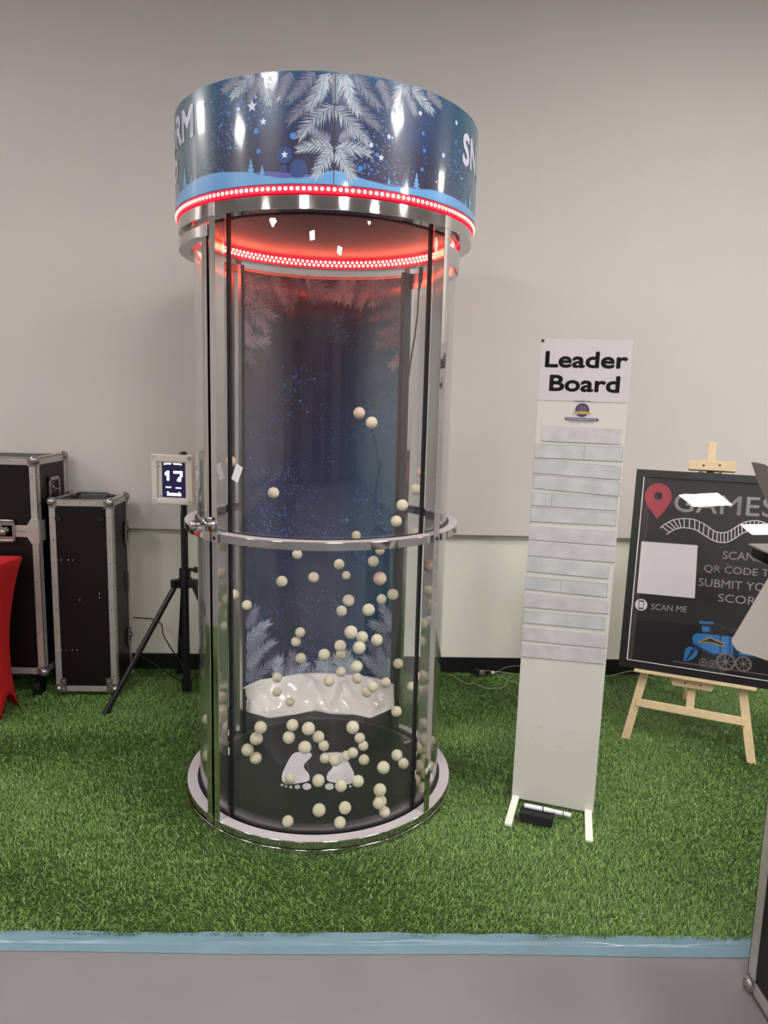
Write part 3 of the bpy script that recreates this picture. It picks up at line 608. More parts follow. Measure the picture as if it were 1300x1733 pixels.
# ------------------------------------------------------------------ balls in flight inside the booth
balls = [
(608,699,10,'pinkish cream ball, highest of all, left of a second ball high before the backdrop'),
(629,715,10,'cream ball just right of and below the highest ball in the booth'),
(463,834,9.5,'lone cream ball in the left of the upper pane beside the white card'),
(391,781,9,'pinkish ball at the left post level with the timer top'),
(713,800,8.5,'uppermost of the four balls strung down the right seal of the upper pane'),
(704,828,9.5,'second ball down the right seal of the upper pane'),
(681,855,10,'third ball down at the right edge of the backdrop above the chrome ring'),
(671,882,9.5,'lowest of four balls strung down beside the right backdrop edge above the ring'),
(603,906,8,'ball half hidden behind the middle ring under the backdrop centre'),
(706,901,8,'ball peeping over the middle ring just left of the right post'),
(503,938,8.5,'ball touching the underside of the middle ring left of centre'),
(477,984,9.5,'ball alone left of centre below the ring, lower left of the one at the ring'),
(531,977,9,'ball alone at the centre below the ring, level with its left neighbour'),
(396,1006,8.5,'ball at the left post below the middle ring, left one of two'),
(418,1024,8.5,'ball at the left edge of the backdrop just over the topmost printed twig'),
(508,1070,8.5,'upper of two overlapping blurred balls left of the backdrop centre'),
(501,1086,8.5,'lower of two overlapping balls left of the backdrop centre'),
(509,1114,9,'ball under the overlapping pair just above the printed twigs'),
(549,1108,10,'ball at the foot of the backdrop centre above the tray'),
(469,1147,8.5,'ball on the back rim of the snow tray at its left'),
(469,1171,8,'ball low over the left part of the snow tray below the rim ball'),
(491,1188,7.5,'ball lying in the left hollow of the snow tray'),
(643,932,8,'ball half under the middle ring on the teal side of the backdrop'),
(574,955,9,'upper of two balls stacked right of centre under the ring'),
(632,950,9.5,'ball just below the one half under the ring on the teal side'),
(586,974,7.5,'small lower of two balls stacked right of centre under the ring'),
(643,979,12,'large pinkish ball on the teal side under the ring'),
(665,1006,9.5,'ball over the right edge of the backdrop right of the pinkish one'),
(646,1014,8.5,'ball just left of the one at the right edge of the backdrop'),
(590,1016,10,'upper of two touching balls right of centre half way down the lower pane'),
(578,1034,9,'lower of two touching balls right of centre half way down the lower pane'),
(624,1032,10.5,'ball by itself below the teal side pair, over the right third'),
(594,1070,12,'largest ball of the cluster over the lower backdrop, at its upper left'),
(613,1078,10,'ball overlapped in the middle of the lower backdrop cluster'),
(638,1083,10,'right ball of the lower backdrop cluster over the printed twigs'),
(608,1096,11,'bottom ball of the lower backdrop cluster'),
(576,1093,10,'upper of two stacked balls left of the lower backdrop cluster'),
(577,1107,9,'lower of two stacked balls left of the lower backdrop cluster'),
(604,1128,10,'ball below the lower backdrop cluster just above the tray rim'),
(577,1137,8.5,'ball touching the tray rim right of centre'),
(605,1148,9,'ball on the tray rim directly below the cluster'),
(557,1153,9,'ball on the tray just behind its central peak'),
(631,1162,9.5,'upper right of two overlapping balls on the right part of the tray'),
(621,1171,9,'lower left of two overlapping balls on the right part of the tray'),
(653,1155,8.5,'ball at the right end of the tray rim'),
(674,1123,8.5,'ball before the dark right column above the tray end'),
(697,1162,8.5,'ball right of the dark column against the grass behind'),
(707,1145,7,'ball half behind the right seal level with the tray rim'),
(671,1204,9,'ball at the lower right corner of the snow tray'),
(343,1217,8,'ball low behind the left door pane, with grass behind it'),
(343,1279,9.5,'ball near the base behind the left door pane'),
(381,1272,9,'ball hidden behind the left front post near the base'),
(441,1231,10.5,'top ball of the left chain of four over the black deck'),
(434,1250,12,'second ball of the left chain over the black deck'),
(419,1269,10.5,'third and leftmost ball of the left chain over the black deck'),
(433,1283,10,'lowest ball of the left chain over the black deck'),
(495,1227,10,'upper of two touching balls under the tray left of centre'),
(489,1248,10.5,'lower of two touching balls under the tray left of centre'),
(522,1233,12,'large ball under the tray at the head of the centre chain'),
(539,1247,10,'second ball of the centre chain over the black deck'),
(548,1262,9,'third ball of the centre chain over the black deck'),
(516,1265,11,'ball over the heel of the left footprint'),
(550,1283,9,'ball over the inner heel of the right footprint'),
(491,1318,9,'ball over the small toes of the left footprint'),
(539,1321,10.5,'ball between the big toes of the two footprints'),
(540,1371,11,'lone ball on the black deck in front of the gap between the footprints'),
(479,1401,11,'ball by the front rim, leftmost at the very front'),
(597,1231,11,'ball under the tray right of centre before its lip'),
(609,1249,9,'upper ball of a blurred pair right of the centre over the deck'),
(615,1262,8.5,'lower ball of a blurred pair right of the centre over the deck'),
(597,1274,9,'upper of two touching balls right of the right heel'),
(586,1279,8.5,'lower left of two touching balls right of the right heel'),
(616,1286,9,'ball right of the touching pair by the right heel'),
(567,1287,9.5,'ball over the arch of the right footprint'),
(649,1299,11,'ball alone halfway between the right footprint and the right seal'),
(672,1278,9.5,'upper of two touching balls near the right seal'),
(683,1292,9,'lower of two touching balls near the right seal'),
(606,1322,10,'ball beside the small toes of the right footprint'),
(577,1330,10,'ball over the middle toes of the right footprint'),
(584,1367,10.5,'lone ball on the deck in front of the right toes'),
(582,1401,11,'ball by the front rim below the centre'),
(643,1337,12,'top ball of the right chain of four near the front'),
(644,1356,10.5,'second ball of the right chain near the front'),
(648,1370,9.5,'third ball of the right chain near the front'),
(656,1381,10,'lowest ball of the right chain near the front'),
(714,1240,9,'faint ball behind the right post, higher one'),
(713,1276,9,'faint ball behind the right post, middle one'),
(731,1253,7.5,'ball sliver just right of the right post, highest of three'),
(730,1299,8.5,'ball right of the right post, middle of three'),
(710,1311,10,'ball behind the right post just over the deck'),
(729,1322,9,'ball right of the right post, lowest of three'),
]
m = MB(); m.sphere((0,0,0), .02, 20, 14)
M['led_tinted_ball'] = mat('led_tinted_ball_foam', (226,194,172), .75, noise=.06, nscale=60, bump=.2, bscale=400); led_tinted_me = None  # cream foam with the red LED glow put into its colour
b0 = None; placed = []
def inside(q, R): return (q.x - BC.x)**2 + (q.y - BC.y)**2 < R*R
for i, (x, y, r, lab) in enumerate(balls):
    want = .0205*FPX/r*.985; k = (i*7919 % 13)/13
    lo_, hi_ = 2.30, 3.12
    cand = []
    for s_ in range(60):
        Y = lo_ + (hi_-lo_)*s_/59; q = at(x, y, Y)
        if q.z < .073 or not inside(q, .425): continue
        if 1100 < y < 1225 and 400 < x < 672 and q.y > 2.90: continue
        if any((q - p).length < .0445 for p in placed): continue
        dist = q.y*cos(PITCH) - (q.z-CH)*sin(PITCH); cand.append((abs(dist - want) + .02*k, q, dist))
    if not cand:
        for sh in range(24):        # nudge towards the booth axis until the ball clears the panel and the deck
            x2 = x + (545 - x)/abs(545 - x)*sh*.75; y2 = y - (sh if y > 1290 else 0)
            for s_ in range(90):
                Y = lo_ + (hi_-lo_)*s_/89; q = at(x2, y2, Y)
                if q.z < .070 or not inside(q, .441) or any((q - p).length < .038 for p in placed): continue
                dist = q.y*cos(PITCH) - (q.z-CH)*sin(PITCH); cand.append((abs(dist - want), q, dist))
            if cand: break
    if not cand: print('no room for ball', i, x, y); continue
    _, q, dist = min(cand, key=lambda t: t[0]); placed.append(q)
    if b0 is None: o = b0 = m.build('ball', M['cream'], None, True); creamme = b0.data
    else: o = b0.copy(); o.data = creamme; COL.objects.link(o)
    o.location = q; sc = min(1.12, max(.86, r*dist/FPX/.0200)); sc = min(sc, (q.z - .0507)/.02, (.4615 - sqrt((q.x-BC.x)**2 + (q.y-BC.y)**2))/.02); o.scale = (sc,)*3; o.rotation_euler = (i, i*2.1, i*.7)
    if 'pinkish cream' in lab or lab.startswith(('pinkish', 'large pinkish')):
        if led_tinted_me is None: led_tinted_me = creamme.copy(); led_tinted_me.materials.clear(); led_tinted_me.materials.append(M['led_tinted_ball'])
        o.data = led_tinted_me
    tag(o, lab, 'ball', 'cream balls whirling in the booth')
# white card fixed on the clear panel
a, z = cyl_hit(402, 801, RG); cdp = MB(); Rr = Matrix.Rotation(a + A0, 3, 'Z') @ Matrix.Rotation(-.42, 3, 'Y').inverted()
cdp.box((0,0,0), (.030,.002,.056), Matrix.Rotation(a, 3, 'Z') @ Matrix.Rotation(.42, 3, 'Y'))
o = cdp.build('tilted_sticker', M['white'], booth, False, .0008, loc=P3(a, RG + .002, z)); o['label'] = 'small tilted white sticker on the clear front panel'
# ------------------------------------------------------------------ flight cases
def flight_case(name, label, corner, rz, W, D, H, legs, seed, tw=.030, bevel_d=.002):
    """corner: front right bottom corner; W to the left, D to the back"""
    t = thing(name, label, 'flight case', corner, rz)
    z0, z1 = legs, legs + H
    m = MB(); m.box((-W/2, D/2, (z0+z1)/2), (W-.008, D-.008, H-.008)); m.build('body', M['case'], t)
    th = .004
    def angle(p, q, n1, n2):      # an L profile along p-q, its two flanges facing n1 and n2
        p, q, n1, n2 = Vector(p), Vector(q), Vector(n1), Vector(n2); m = MB()
        for na, nb in ((n1, n2), (n2, n1)):
            off = -nb*tw/2; c0 = p + off - na*th/2; c1 = q + off - na*th/2; t_ = (q-p).normalized()
            m.bar(c0, c1, tw if abs(t_.cross(na).normalized().dot(nb)) > .5 else th, th if abs(t_.cross(na).normalized().dot(nb)) > .5 else tw, na)
        return m.build('edge_profile', M['alu'], t, False, .0008)
    X0, X1, Y0, Y1 = -W, 0, 0, D
    for x, nx in ((X0,-1),(X1,1)):
        for y, ny in ((Y0,-1),(Y1,1)): angle((x,y,z0+.02), (x,y,z1-.02), (nx,0,0), (0,ny,0))
    for z, nz in ((z0,-1),(z1,1)):
        for y, ny in ((Y0,-1),(Y1,1)): angle((X0+.02,y,z), (X1-.02,y,z), (0,ny,0), (0,0,nz))
        for x, nx in ((X0,-1),(X1,1)): angle((x,Y0+.02,z), (x,Y1-.02,z), (nx,0,0), (0,0,nz))
    for x, sx in ((X0,1),(X1,-1)):
        for y, sy in ((Y0,1),(Y1,-1)):
            for z, sz in ((z0,1),(z1,-1)):
                m = MB(); m.sphere((x+sx*.011, y+sy*.011, z+sz*.011), .0235, 14, 10)
                m.box((x+sx*.022, y+sy*.001, z+sz*.022), (.036,.005,.036)); m.box((x+sx*.001, y+sy*.022, z+sz*.022), (.005,.036,.036)); m.box((x+sx*.022, y+sy*.022, z+sz*.001), (.036,.036,.005))
                for a in ((.036,.0,.036),): m.sphere((x+sx*.034, y-sy*.001, z+sz*.034), .005, 8, 6)
                m.build('corner_ball', M['steel'], t, True, auto=.6)
    m = MB(); n = max(3, int(H/.12))
    for k in range(n):
        zz = z0 + H*(k+.7)/(n+.4)
        for x, sx in ((X0,1),(X1,-1)): m.sphere((x+sx*tw*.6, Y0-.001, zz), .0035, 8, 4)
        m.sphere((X1+.001, Y0+tw*.6, zz), .0035, 8, 4); m.sphere((X0-.001, Y0+tw*.6, zz), .0035, 8, 4)
    for k in range(3): m.sphere((X0 + W*(k+1)/4, Y0-.001, z1-.016), .0035, 8, 4)
    o = m.build('rivets', M['steel'], t, True); o['kind'] = 'stuff'
    return t, z0, z1
def handle(t, c, nx, wy, hz):
    """recessed handle on a side face; c centre, nx outward x sign"""
    m = MB(); x = c[0]
    for dy in (-1, 1): m.box((x + nx*.003, c[1] + dy*(wy/2-.007), c[2]), (.008,.014,hz))
    for dz in (-1, 1): m.box((x + nx*.003, c[1], c[2] + dz*(hz/2-.009)), (.008,wy,.018))
    h = m.build('handle_plate', M['steel'], t, False, .002)
    m = MB(); m.box((x - nx*.001, c[1], c[2]), (.004, wy-.02, hz-.03)); m.build('handle_dish', M['blackmetal'], h)
    m = MB(); m.tube([(x + nx*.004, c[1]-wy*.3, c[2]+hz*.28), (x + nx*.018, c[1]-wy*.26, c[2]+hz*.05), (x + nx*.018, c[1]+wy*.26, c[2]+hz*.05), (x + nx*.004, c[1]+wy*.3, c[2]+hz*.28)], .004, 8); m.build('handle_bail', M['steel'], h, True)
    return h
c = ground(200, 1180, .0)
fc, z0, z1 = flight_case('flight_case', 'narrow upright dark flight case, the smaller one, standing next to the timer tripod', (-1.308, 3.452, .0), .05, .300, .255, .965, .03, 1)
handle(fc, (0, .205, .80), 1, .05, .12); handle(fc, (0, .205, .25), 1, .05, .09)
m = MB(); m.bar((.004, .20, .50), (.004, .20, .60), .012, .008, (0,1,0)); m.build('side_bracket', M['steel'], fc)
m = MB()
for x, z in ((-.27+.0,.70),(-.25,.70),(-.215,.70),(-.195,.70),(-.265,.245),(-.245,.245),(-.213,.245),(-.193,.245),(-.075,.535),(-.075,.513),(-.17,.50)): m.sphere((x, .002, z), .0045, 8, 5)
o = m.build('panel_screws', M['steel'], fc, True); o['kind'] = 'stuff'
for x in (-.255, -.055):
    m = MB(); m.tube([(x, .005, .905), (x, -.006, .905)], [.020, .016], 16); m.build('foot_stud', M['blackmetal'], fc, True, auto=.6)
for x in (-.262, -.038):
    for z in (.045, .085):
        m = MB(); m.box((x, -.003, z), (.03,.006,.034)); m.sphere((x, -.007, z), .007, 10, 6); m.build('wheel_bracket', M['steel'], fc, False, .001)
for x in (-.292, -.008):
    m = MB(); m.tube([(x-.012, .03, .032), (x+.012, .03, .032)], .032, 20); m.build('wheel', M['greyblade'], fc, True, auto=.6)
m = MB(); m.bar((-.22,.1,.999), (-.22,.18,.999), .02, .006); m.bar((-.05,.1,.999), (-.05,.18,.999), .02, .006); m.tube([(-.22,.14,1.002),(-.2,.14,1.012),(-.07,.14,1.012),(-.05,.14,1.002)], .006, 8); m.build('top_handle', M['blackmetal'], fc, True, auto=.6)
big, z0, z1 = flight_case('flight_case', 'big dark flight case cut off by the left picture edge, taller than its neighbour', (-1.640, 3.400, 0), 0, .48, .330, 1.065, .13, 2, tw=.034)
handle(big, (0, .175, 1.025), 1, .115, .135)
zl = .845
m = MB(); m.box((-.24, .0, zl), (.47, .006, .055)); m.mi = 0
m.prism([(-.055,-.0275),(-.034,-.062),(.002,-.062),(.002,.062),(-.034,.062),(-.055,.0275)], lambda a, b, c: Vector((a, -c, zl + b)), .0, .005)
m.build('closing_profile', M['alu'], big, False, .001)
m = MB(); m.box((.001, .03, zl), (.006, .06, .10)); m.build('closing_profile', M['alu'], big, False, .001)
m = MB(); m.box((-.24, -.0035, zl), (.47, .0012, .002)); m.build('lid_gap', M['seal'], big)
lx = -.165
m = MB()
for dx in (-1, 1): m.box((lx + dx*.048, -.006, zl), (.014, .008, .11))
for dz in (-1, 1): m.box((lx, -.006, zl + dz*.048), (.11, .008, .014))
lat = m.build('latch_plate', M['steel'], big, False, .003)
m = MB(); m.box((lx, -.001, zl), (.084,.004,.084)); m.build('latch_dish', M['steel'], lat)
m = MB(); m.sphere((lx, -.012, zl-.006), .016, 14, 10, (1,.8,1)); m.box((lx+.004,-.010,zl+.012), (.05,.010,.014), Matrix.Rotation(.3,3,'Y')); m.tube([(lx-.02,-.01,zl-.02),(lx+.02,-.012,zl+.02)], .004, 8); m.build('butterfly_latch', M['steel'], lat, True, auto=.6)
for x, y in ((-.06,.06),(-.06,.27),(-.42,.06),(-.42,.27)):
    m = MB(); m.box((x, y, .118), (.06,.06,.02)); m.box((x, y, .09), (.036,.012,.05)); m.tube([(x-.014, y, .042), (x+.014, y, .042)], .042, 20); m.build('castor', M['blackplastic'], big, False)
# foreground case at the right edge
fg, z0, z1 = flight_case('flight_case', 'black flight case with scuffed aluminium edge in the right foreground', (1.483, 1.15, 0), 0, .50, .555, .78, .012, 3, tw=.036)
# ------------------------------------------------------------------ red stretch-covered table at the left edge
def red_cover():
    xr, yf, yb, xl, zt = -1.695, 3.06, 3.34, -2.30, .738      # top rectangle
    feet_ = {(1, 0): (-1.70, 3.23), (1, 1): (-1.70, 3.40), (0, 0): (-2.30, 3.16), (0, 1): (-2.30, 3.40)}
    t = thing('stretch_covered_table', 'table under a bright red stretch cover at the left picture edge', 'table', (-2.0, 3.20, 0))
    m = MB(); n = 12; nz = 18; rings = []
    tc_ = [(xr, yf), (xr, yb), (xl, yb), (xl, yf)]; bc_ = [(-1.722, 3.13), (-1.722, 3.29), (-2.28, 3.29), (-2.28, 3.13)]
    for k in range(nz+1):
        v = k/nz; ring = []
        for e in range(4):
            for i in range(n):
                s_ = i/n; a = tc_[e]; b = tc_[(e+1) % 4]; a2 = bc_[e]; b2 = bc_[(e+1) % 4]; px = a[0]+(b[0]-a[0])*s_; py = a[1]+(b[1]-a[1])*s_; qx = a2[0]+(b2[0]-a2[0])*s_; qy = a2[1]+(b2[1]-a2[1])*s_
                pinch = sin(pi*v)**.8*.050*(1 - .35*sin(pi*s_)); x = px+(qx-px)*v; y = py+(qy-py)*v
                cx, cy = (xr+xl)/2, (yf+yb)/2; d = Vector((cx-x, cy-y)).normalized(); x += d.x*pinch; y += d.y*pinch*.6
                z = zt - .010 - (zt-.028)*v + v**3*.09*sin(pi*s_)
                ring.append((x-t.location.x, y-t.location.y, z))
        rings.append(ring)
    top = [(x*.985, y*.97, zt) for x, y, z in rings[0]]
    vs = top + [p for r_ in rings for p in r_]; N4 = 4*n
    fs = [tuple(range(N4))] + [(k*N4+i, k*N4+(i+1) % N4, (k+1)*N4+(i+1) % N4, (k+1)*N4+i) for k in range(nz+1) for i in range(N4)]
    m.add(vs, fs); o = m.build('red_cover', M['red'], t, True, auto=.9); sm = o.modifiers.new('s', 'SOLIDIFY'); sm.thickness = .002
    for fx_, fy_ in ((-1.82, 3.18), (-1.82, 3.24), (-2.18, 3.18), (-2.18, 3.24)):
        m = MB(); m.tube([(fx_-t.location.x, fy_-t.location.y, 0), (fx_-t.location.x, fy_-t.location.y, .70)], .014, 10); m.build('leg', M['blackmetal'], t, True)
red_cover()
# ------------------------------------------------------------------ timer on a tripod
TY = 3.50
tp = Vector((-.975, TY, 0))
tri = thing('tripod_stand', 'black tripod stand holding the lit timer beside the booth', 'tripod', tp)
hub = .59
m = MB(); m.tube([(0,0,.04), (0,0,.93)], .0175, 18); m.build('lower_tube', M['blackmetal'], tri, True, auto=.6)
m = MB(); m.tube([(0,0,.90), (0,0,1.225)], .0150, 18); m.tube([(0,0,1.222),(0,0,1.236)], [.022,.014], 16); m.build('upper_tube', M['blackmetal'], tri, True, auto=.6)
m = MB(); m.tube([(0,0,.60), (0,0,.66)], .028, 16); m.box((.03,0,.655), (.05,.012,.014)); m.tube([(.045,0,.655),(.065,0,.655)], .014, 10); m.build('clamp_collar', M['blackplastic'], tri, True, auto=.6)
m = MB(); m.tube([(0,0,hub-.025), (0,0,hub+.02)], .034, 16); m.build('hub', M['blackplastic'], tri, True, auto=.6)
ft = ground(180, 1206, .012) - tp
L_ = sqrt(ft.x**2 + ft.y**2); a0 = atan2(ft.y, ft.x)
for k in range(3):
    a = a0 + k*2*pi/3; d = Vector((cos(a), sin(a), 0)); LL = L_ if k == 0 else .36
    if k == 2: a = a0 + 2*pi/3*2 + .25; d = Vector((cos(a), sin(a), 0)); LL = .30
    leg = MB(); p0 = d*.045 + Vector((0,0,hub)); p1 = d*LL + Vector((0,0,.014)); leg.tube([p0, p1], .0135, 12); lg = leg.build('leg', M['blackmetal'], tri, True, auto=.6)
    m = MB(); q = p1.lerp(p0, .05); m.tube([p1 - (p0-p1).normalized()*.012, q], .017, 12); m.build('rubber_foot', M['blackplastic'], lg, True, auto=.6)
    m = MB(); m.box(d*.045 + Vector((0,0,hub)), (.05,.034,.04), Matrix.Rotation(a, 3, 'Z')); m.build('leg_bracket', M['blackplastic'], lg, False, .004)
    m = MB(); m.bar(Vector((0,0,.07)) + d*.015, p0.lerp(p1, .56), .016, .004); m.build('brace', M['blackmetal'], tri)
m = MB(); m.tube([(0,0,.03), (0,0,.09)], .026, 16); m.build('brace_collar', M['blackplastic'], tri, True, auto=.6)
# timer box
tm = thing('countdown_timer', 'white framed countdown timer reading 17 seconds, on the black tripod', 'timer', (-1.013, TY-.050, 1.105), -.15)
tw_, th_ = .205, .236
m = MB(); m.box((0,.018,0), (tw_,.036,th_)); m.build('housing', M['timer'], tm, False, .012)
m = MB()
for dx in (-1, 1): m.box((dx*(tw_/2-.014),-.004,0), (.030,.014,th_+.006))
m.box((0,-.004,th_/2-.016), (tw_,.014,.036)); m.box((0,-.004,-th_/2+.013), (tw_,.014,.028)); m.build('bezel', M['timer'], tm, False, .006)
m = MB(); m.box((.006,-.0015,-.002), (.116,.003,.166)); m.build('screen', M['screen'], tm)
def tfn(a, b, c): return Vector((a, -.0034 - c, b))
m = MB()
def rct(x0, z0, x1, z1): m.prism([(x0-.012,z0),(x1-.012,z0),(x1-.012,z1),(x0-.012,z1)], tfn, 0, .0008)
rct(-.016,-.005,-.003,.042); rct(-.025,.020,-.016,.036); rct(.018,.030,.064,.042); rct(.050,.014,.064,.030); rct(.042,.004,.057,.014); rct(.036,-.008,.056,.004)
rct(-.022,-.040,.006,-.034); rct(.028,-.042,.056,-.036)
put_text(m, 'Seconds', lambda a, b, c: Vector((a, -.0040, b)), -.028, -.078, .072, .021, .03)
put_text(m, 'JUMP  WALL', lambda a, b, c: Vector((a, -.0040, b)), -.042, .069, .092, .011, .03)
m.build('lit_digits', M['digits'], tm)
m = MB(); m.sphere((-.064,-.0035,.062), .003, 8, 5); m.sphere((-.062,-.0035,-.080), .003, 8, 5); m.build('bezel_screws', M['screw'], tm)
# black cable by the tripod, held to the wall
def spline(pts, n=10):
    P = [Vector(p) for p in pts]; out = []
    for i in range(len(P)-1):
        a = P[max(i-1,0)]; b = P[i]; c = P[i+1]; d = P[min(i+2, len(P)-1)]
        for k in range(n):
            t = k/n; out.append(.5*((2*b) + (c-a)*t + (2*a-5*b+4*c-d)*t*t + (3*b-a-3*c+d)*t**3))
    return out + [P[-1]]
cb = [at(225,1045,3.76), at(238,1046,3.76), at(258,1048,3.76), at(273,1057,3.74), at(277,1075,3.70), at(290,1098,3.66), at(304,1118,3.58), at(313,1135,3.545)]
m = MB(); m.tube(spline(cb), .0032, 8); o = m.build('black_cable', M['blackplastic'], None, True); tag(o, 'thin black cable hanging between the smaller case and the tripod', 'cable')
# clear flex cords and a plug on the grass
def cord(pts, r, label, matn='cord'):
    m = MB(); m.tube(spline([ground(x, y, z) for x, y, z in pts], 8), r, 6); o = m.build('cord', M[matn], None, True); tag(o, label, 'cord')
cord([(760,1140,.022),(790,1157,.022),(803,1156,.024),(820,1164,.026),(838,1165,.026),(852,1163,.028),(860,1150,.026),(868,1144,.026)], .0018, 'clear thin cord looping on the grass in front of the black plug')
cord([(800,1135,.04),(806,1133,.05),(815,1134,.045),(830,1135,.04),(838,1137,.03),(855,1130,.05),(872,1127,.06),(890,1128,.05)], .0016, 'clear thin cord rising from the plug along the black baseboard')
cord([(829,1139,.028),(845,1137,.028),(860,1139,.028),(875,1141,.026),(895,1143,.026)], .0024, 'pale cord running right from the plug behind the leader board')
cord([(842,1143,.026),(858,1150,.026),(874,1155,.026),(890,1158,.026)], .0016, 'clear thin cord slanting forward to the leader board edge')
cord([(1015,1146,.03),(1040,1142,.04),(1060,1137,.05),(1078,1136,.05),(1100,1146,.03),(1112,1150,.026)], .0022, 'pale cord on the grass passing behind the left leg of the easel')
pg = thing('power_plug', 'black plug and grey socket lying on the grass by the baseboard', 'plug', ground(808,1141,.02))
m = MB(); m.box((0,0,.018), (.050,.035,.030), Matrix.Rotation(.3,3,'Z')); m.build('socket_block', M['blackplastic'], pg, False, .004)
m = MB(); m.box((.022,-.014,.018), (.03,.02,.022)); m.build('grey_cap', M['greyblade'], pg, False, .004)
m = MB(); m.box((.058,-.006,.016), (.034,.018,.016)); m.build('plug_body', M['blackplastic'], pg, False, .003)
m = MB(); m.box((.083,-.008,.016), (.020,.014,.012)); m.build('white_connector', M['white'], pg, False, .002)
# ------------------------------------------------------------------ leader board
BL = Vector((.514, 2.576, .022)); BR = Vector((.800, 2.485, .022)); BW = (BR-BL).length; BH = 1.705
yaw = atan2(BR.y-BL.y, BR.x-BL.x); BW = .300
lb = thing('leader_board', 'tall narrow white leader board with blank name strips standing on the grass', 'leader board', (BL.x, BL.y, 0))
PL = Plane(BL, BR-BL, (0,0,1))           # n points towards the camera
TILT = .0095                              # the board stands slightly out of true
u_ = PL.u*cos(TILT) - Vector((0,0,1))*sin(TILT); v_ = Vector((0,0,1))*cos(TILT) + PL.u*sin(TILT); n_ = Vector((PL.u.y, -PL.u.x, 0))
PL.u, PL.v, PL.n = u_, v_, n_
LM = Matrix(((u_.x, -n_.x, v_.x, 0), (u_.y, -n_.y, v_.y, 0), (u_.z, -n_.z, v_.z, 0), (0,0,0,1))); LM.translation = BL - v_*.022
lb.matrix_world = LM
def lfn(a, b, c): return Vector((a, -c, b + .022))       # local coordinates of the board
m = MB(); m.box((BW/2, .009, .022 + BH/2), (BW, .018, BH)); m.build('panel', M['board'], lb, False, .0015)
def q4(quad): return [PL.hit(x, y) for x, y in quad]
def clampq(Q): return [(min(max(a, .0), BW), b) for a, b in Q]
Q = [(.0, PL.hit(909,677)[1]), (BW, PL.hit(1067,682)[1]), (BW, BH), (0, BH)]
m = MB(); m.prism(Q, lfn, .0005, .0015); m.build('header_sheet', M['paper'], lb)
m = MB()
def board_text(mb, txt, xl, yl, xr, yt_x, yt, bold):
    a0, b0 = PL.hit(xl, yl); a1, b1 = PL.hit(xr, yl + (xr-xl)*.04); _, bt = PL.hit(yt_x, yt); put_text(mb, txt, lfn, a0, b0, a1-a0, bt-b0, bold, .0020)
board_text(m, 'Leader', 922, 622, 1062, 930, 594, .045)
board_text(m, 'Board', 929, 662, 1048, 935, 634, .045)
m.build('heading_print', M['ink'], lb)
m = MB(); m.mi = 0; ca, cb_ = PL.hit(985.5, 694)
disc2(m, lfn, ca, cb_, .0235, .0235, .0019, 28)
m.mi = 1; m.prism([(ca-.030,cb_-.014),(ca+.030,cb_-.014),(ca+.026,cb_-.006),(ca+.012,cb_-.004),(ca-.012,cb_-.004),(ca-.026,cb_-.006)], lfn, .0020, .0022)
put_text(m, 'QS', lfn, ca-.013, cb_-.003, .026, .016, .04, .0024)
m.mi = 0; put_text(m, 'PROPERTY OF', lfn, ca-.028, cb_+.027, .054, .005, .02, .0019)
m.prism([(ca-.056,cb_-.036),(ca+.056,cb_-.036),(ca+.056,cb_-.027),(ca-.056,cb_-.027)], lfn, .0016, .0019)
m.mi = 2
for k in range(26): x = ca - .051 + k*.0039; m.prism([(x,cb_-.0335),(x+.0026,cb_-.0335),(x+.0026,cb_-.0298-.0006*(k % 3)),(x,cb_-.0298-.0006*(k % 2))], lfn, .0020, .0021)
m.mi = 3
for k in range(22): x = ca - .042 + k*.0039; m.prism([(x,cb_-.0425),(x+.0024,cb_-.0425),(x+.0024,cb_-.0393),(x,cb_-.0393)], lfn, .0017, .0018)
m.build('logo_print', [M['purple'], M['gold'], M['paleprint'], M['pencil']], lb)
strips = [((918,720),(1052.5,726),(1050.5,752),(917,746),0,1,None),((906,751.5),(1054.5,757),(1053,781),(904.5,774),1,0,989),((904,777),(1051,790),(1048.5,812),(902.5,800),1,0,None),
 ((903,803),(1050,817),(1047.5,840),(902.5,826),1,0,None),((898.5,833),(1045,842.5),(1043,864),(897.5,855),1,0,934),((898,859),(1043.5,868),(1042,890),(897.5,882),1,0,None),
 ((891,889),(1042,898),(1041,924),(889.5,912),0,1,None),((890,914.5),(1041,928),(1040,952),(888.5,939.5),0,1,None),((889,942),(1033,957),(1030,979.6),(888.8,966),0,0,None),
 ((886,975),(1029,988),(1026.5,1010.6),(885.5,996),1,0,950),((880.5,1002),(1030.5,1016),(1029,1038.7),(880.5,1026),0,1,None),((883,1033),(1023.5,1045),(1023,1066),(883,1053),1,0,None),
 ((879,1060),(1027,1074),(1024.5,1097),(878,1082),0,1,None),((878,1088),(1025.5,1101),(1023.5,1124),(877,1110),0,1,None)]
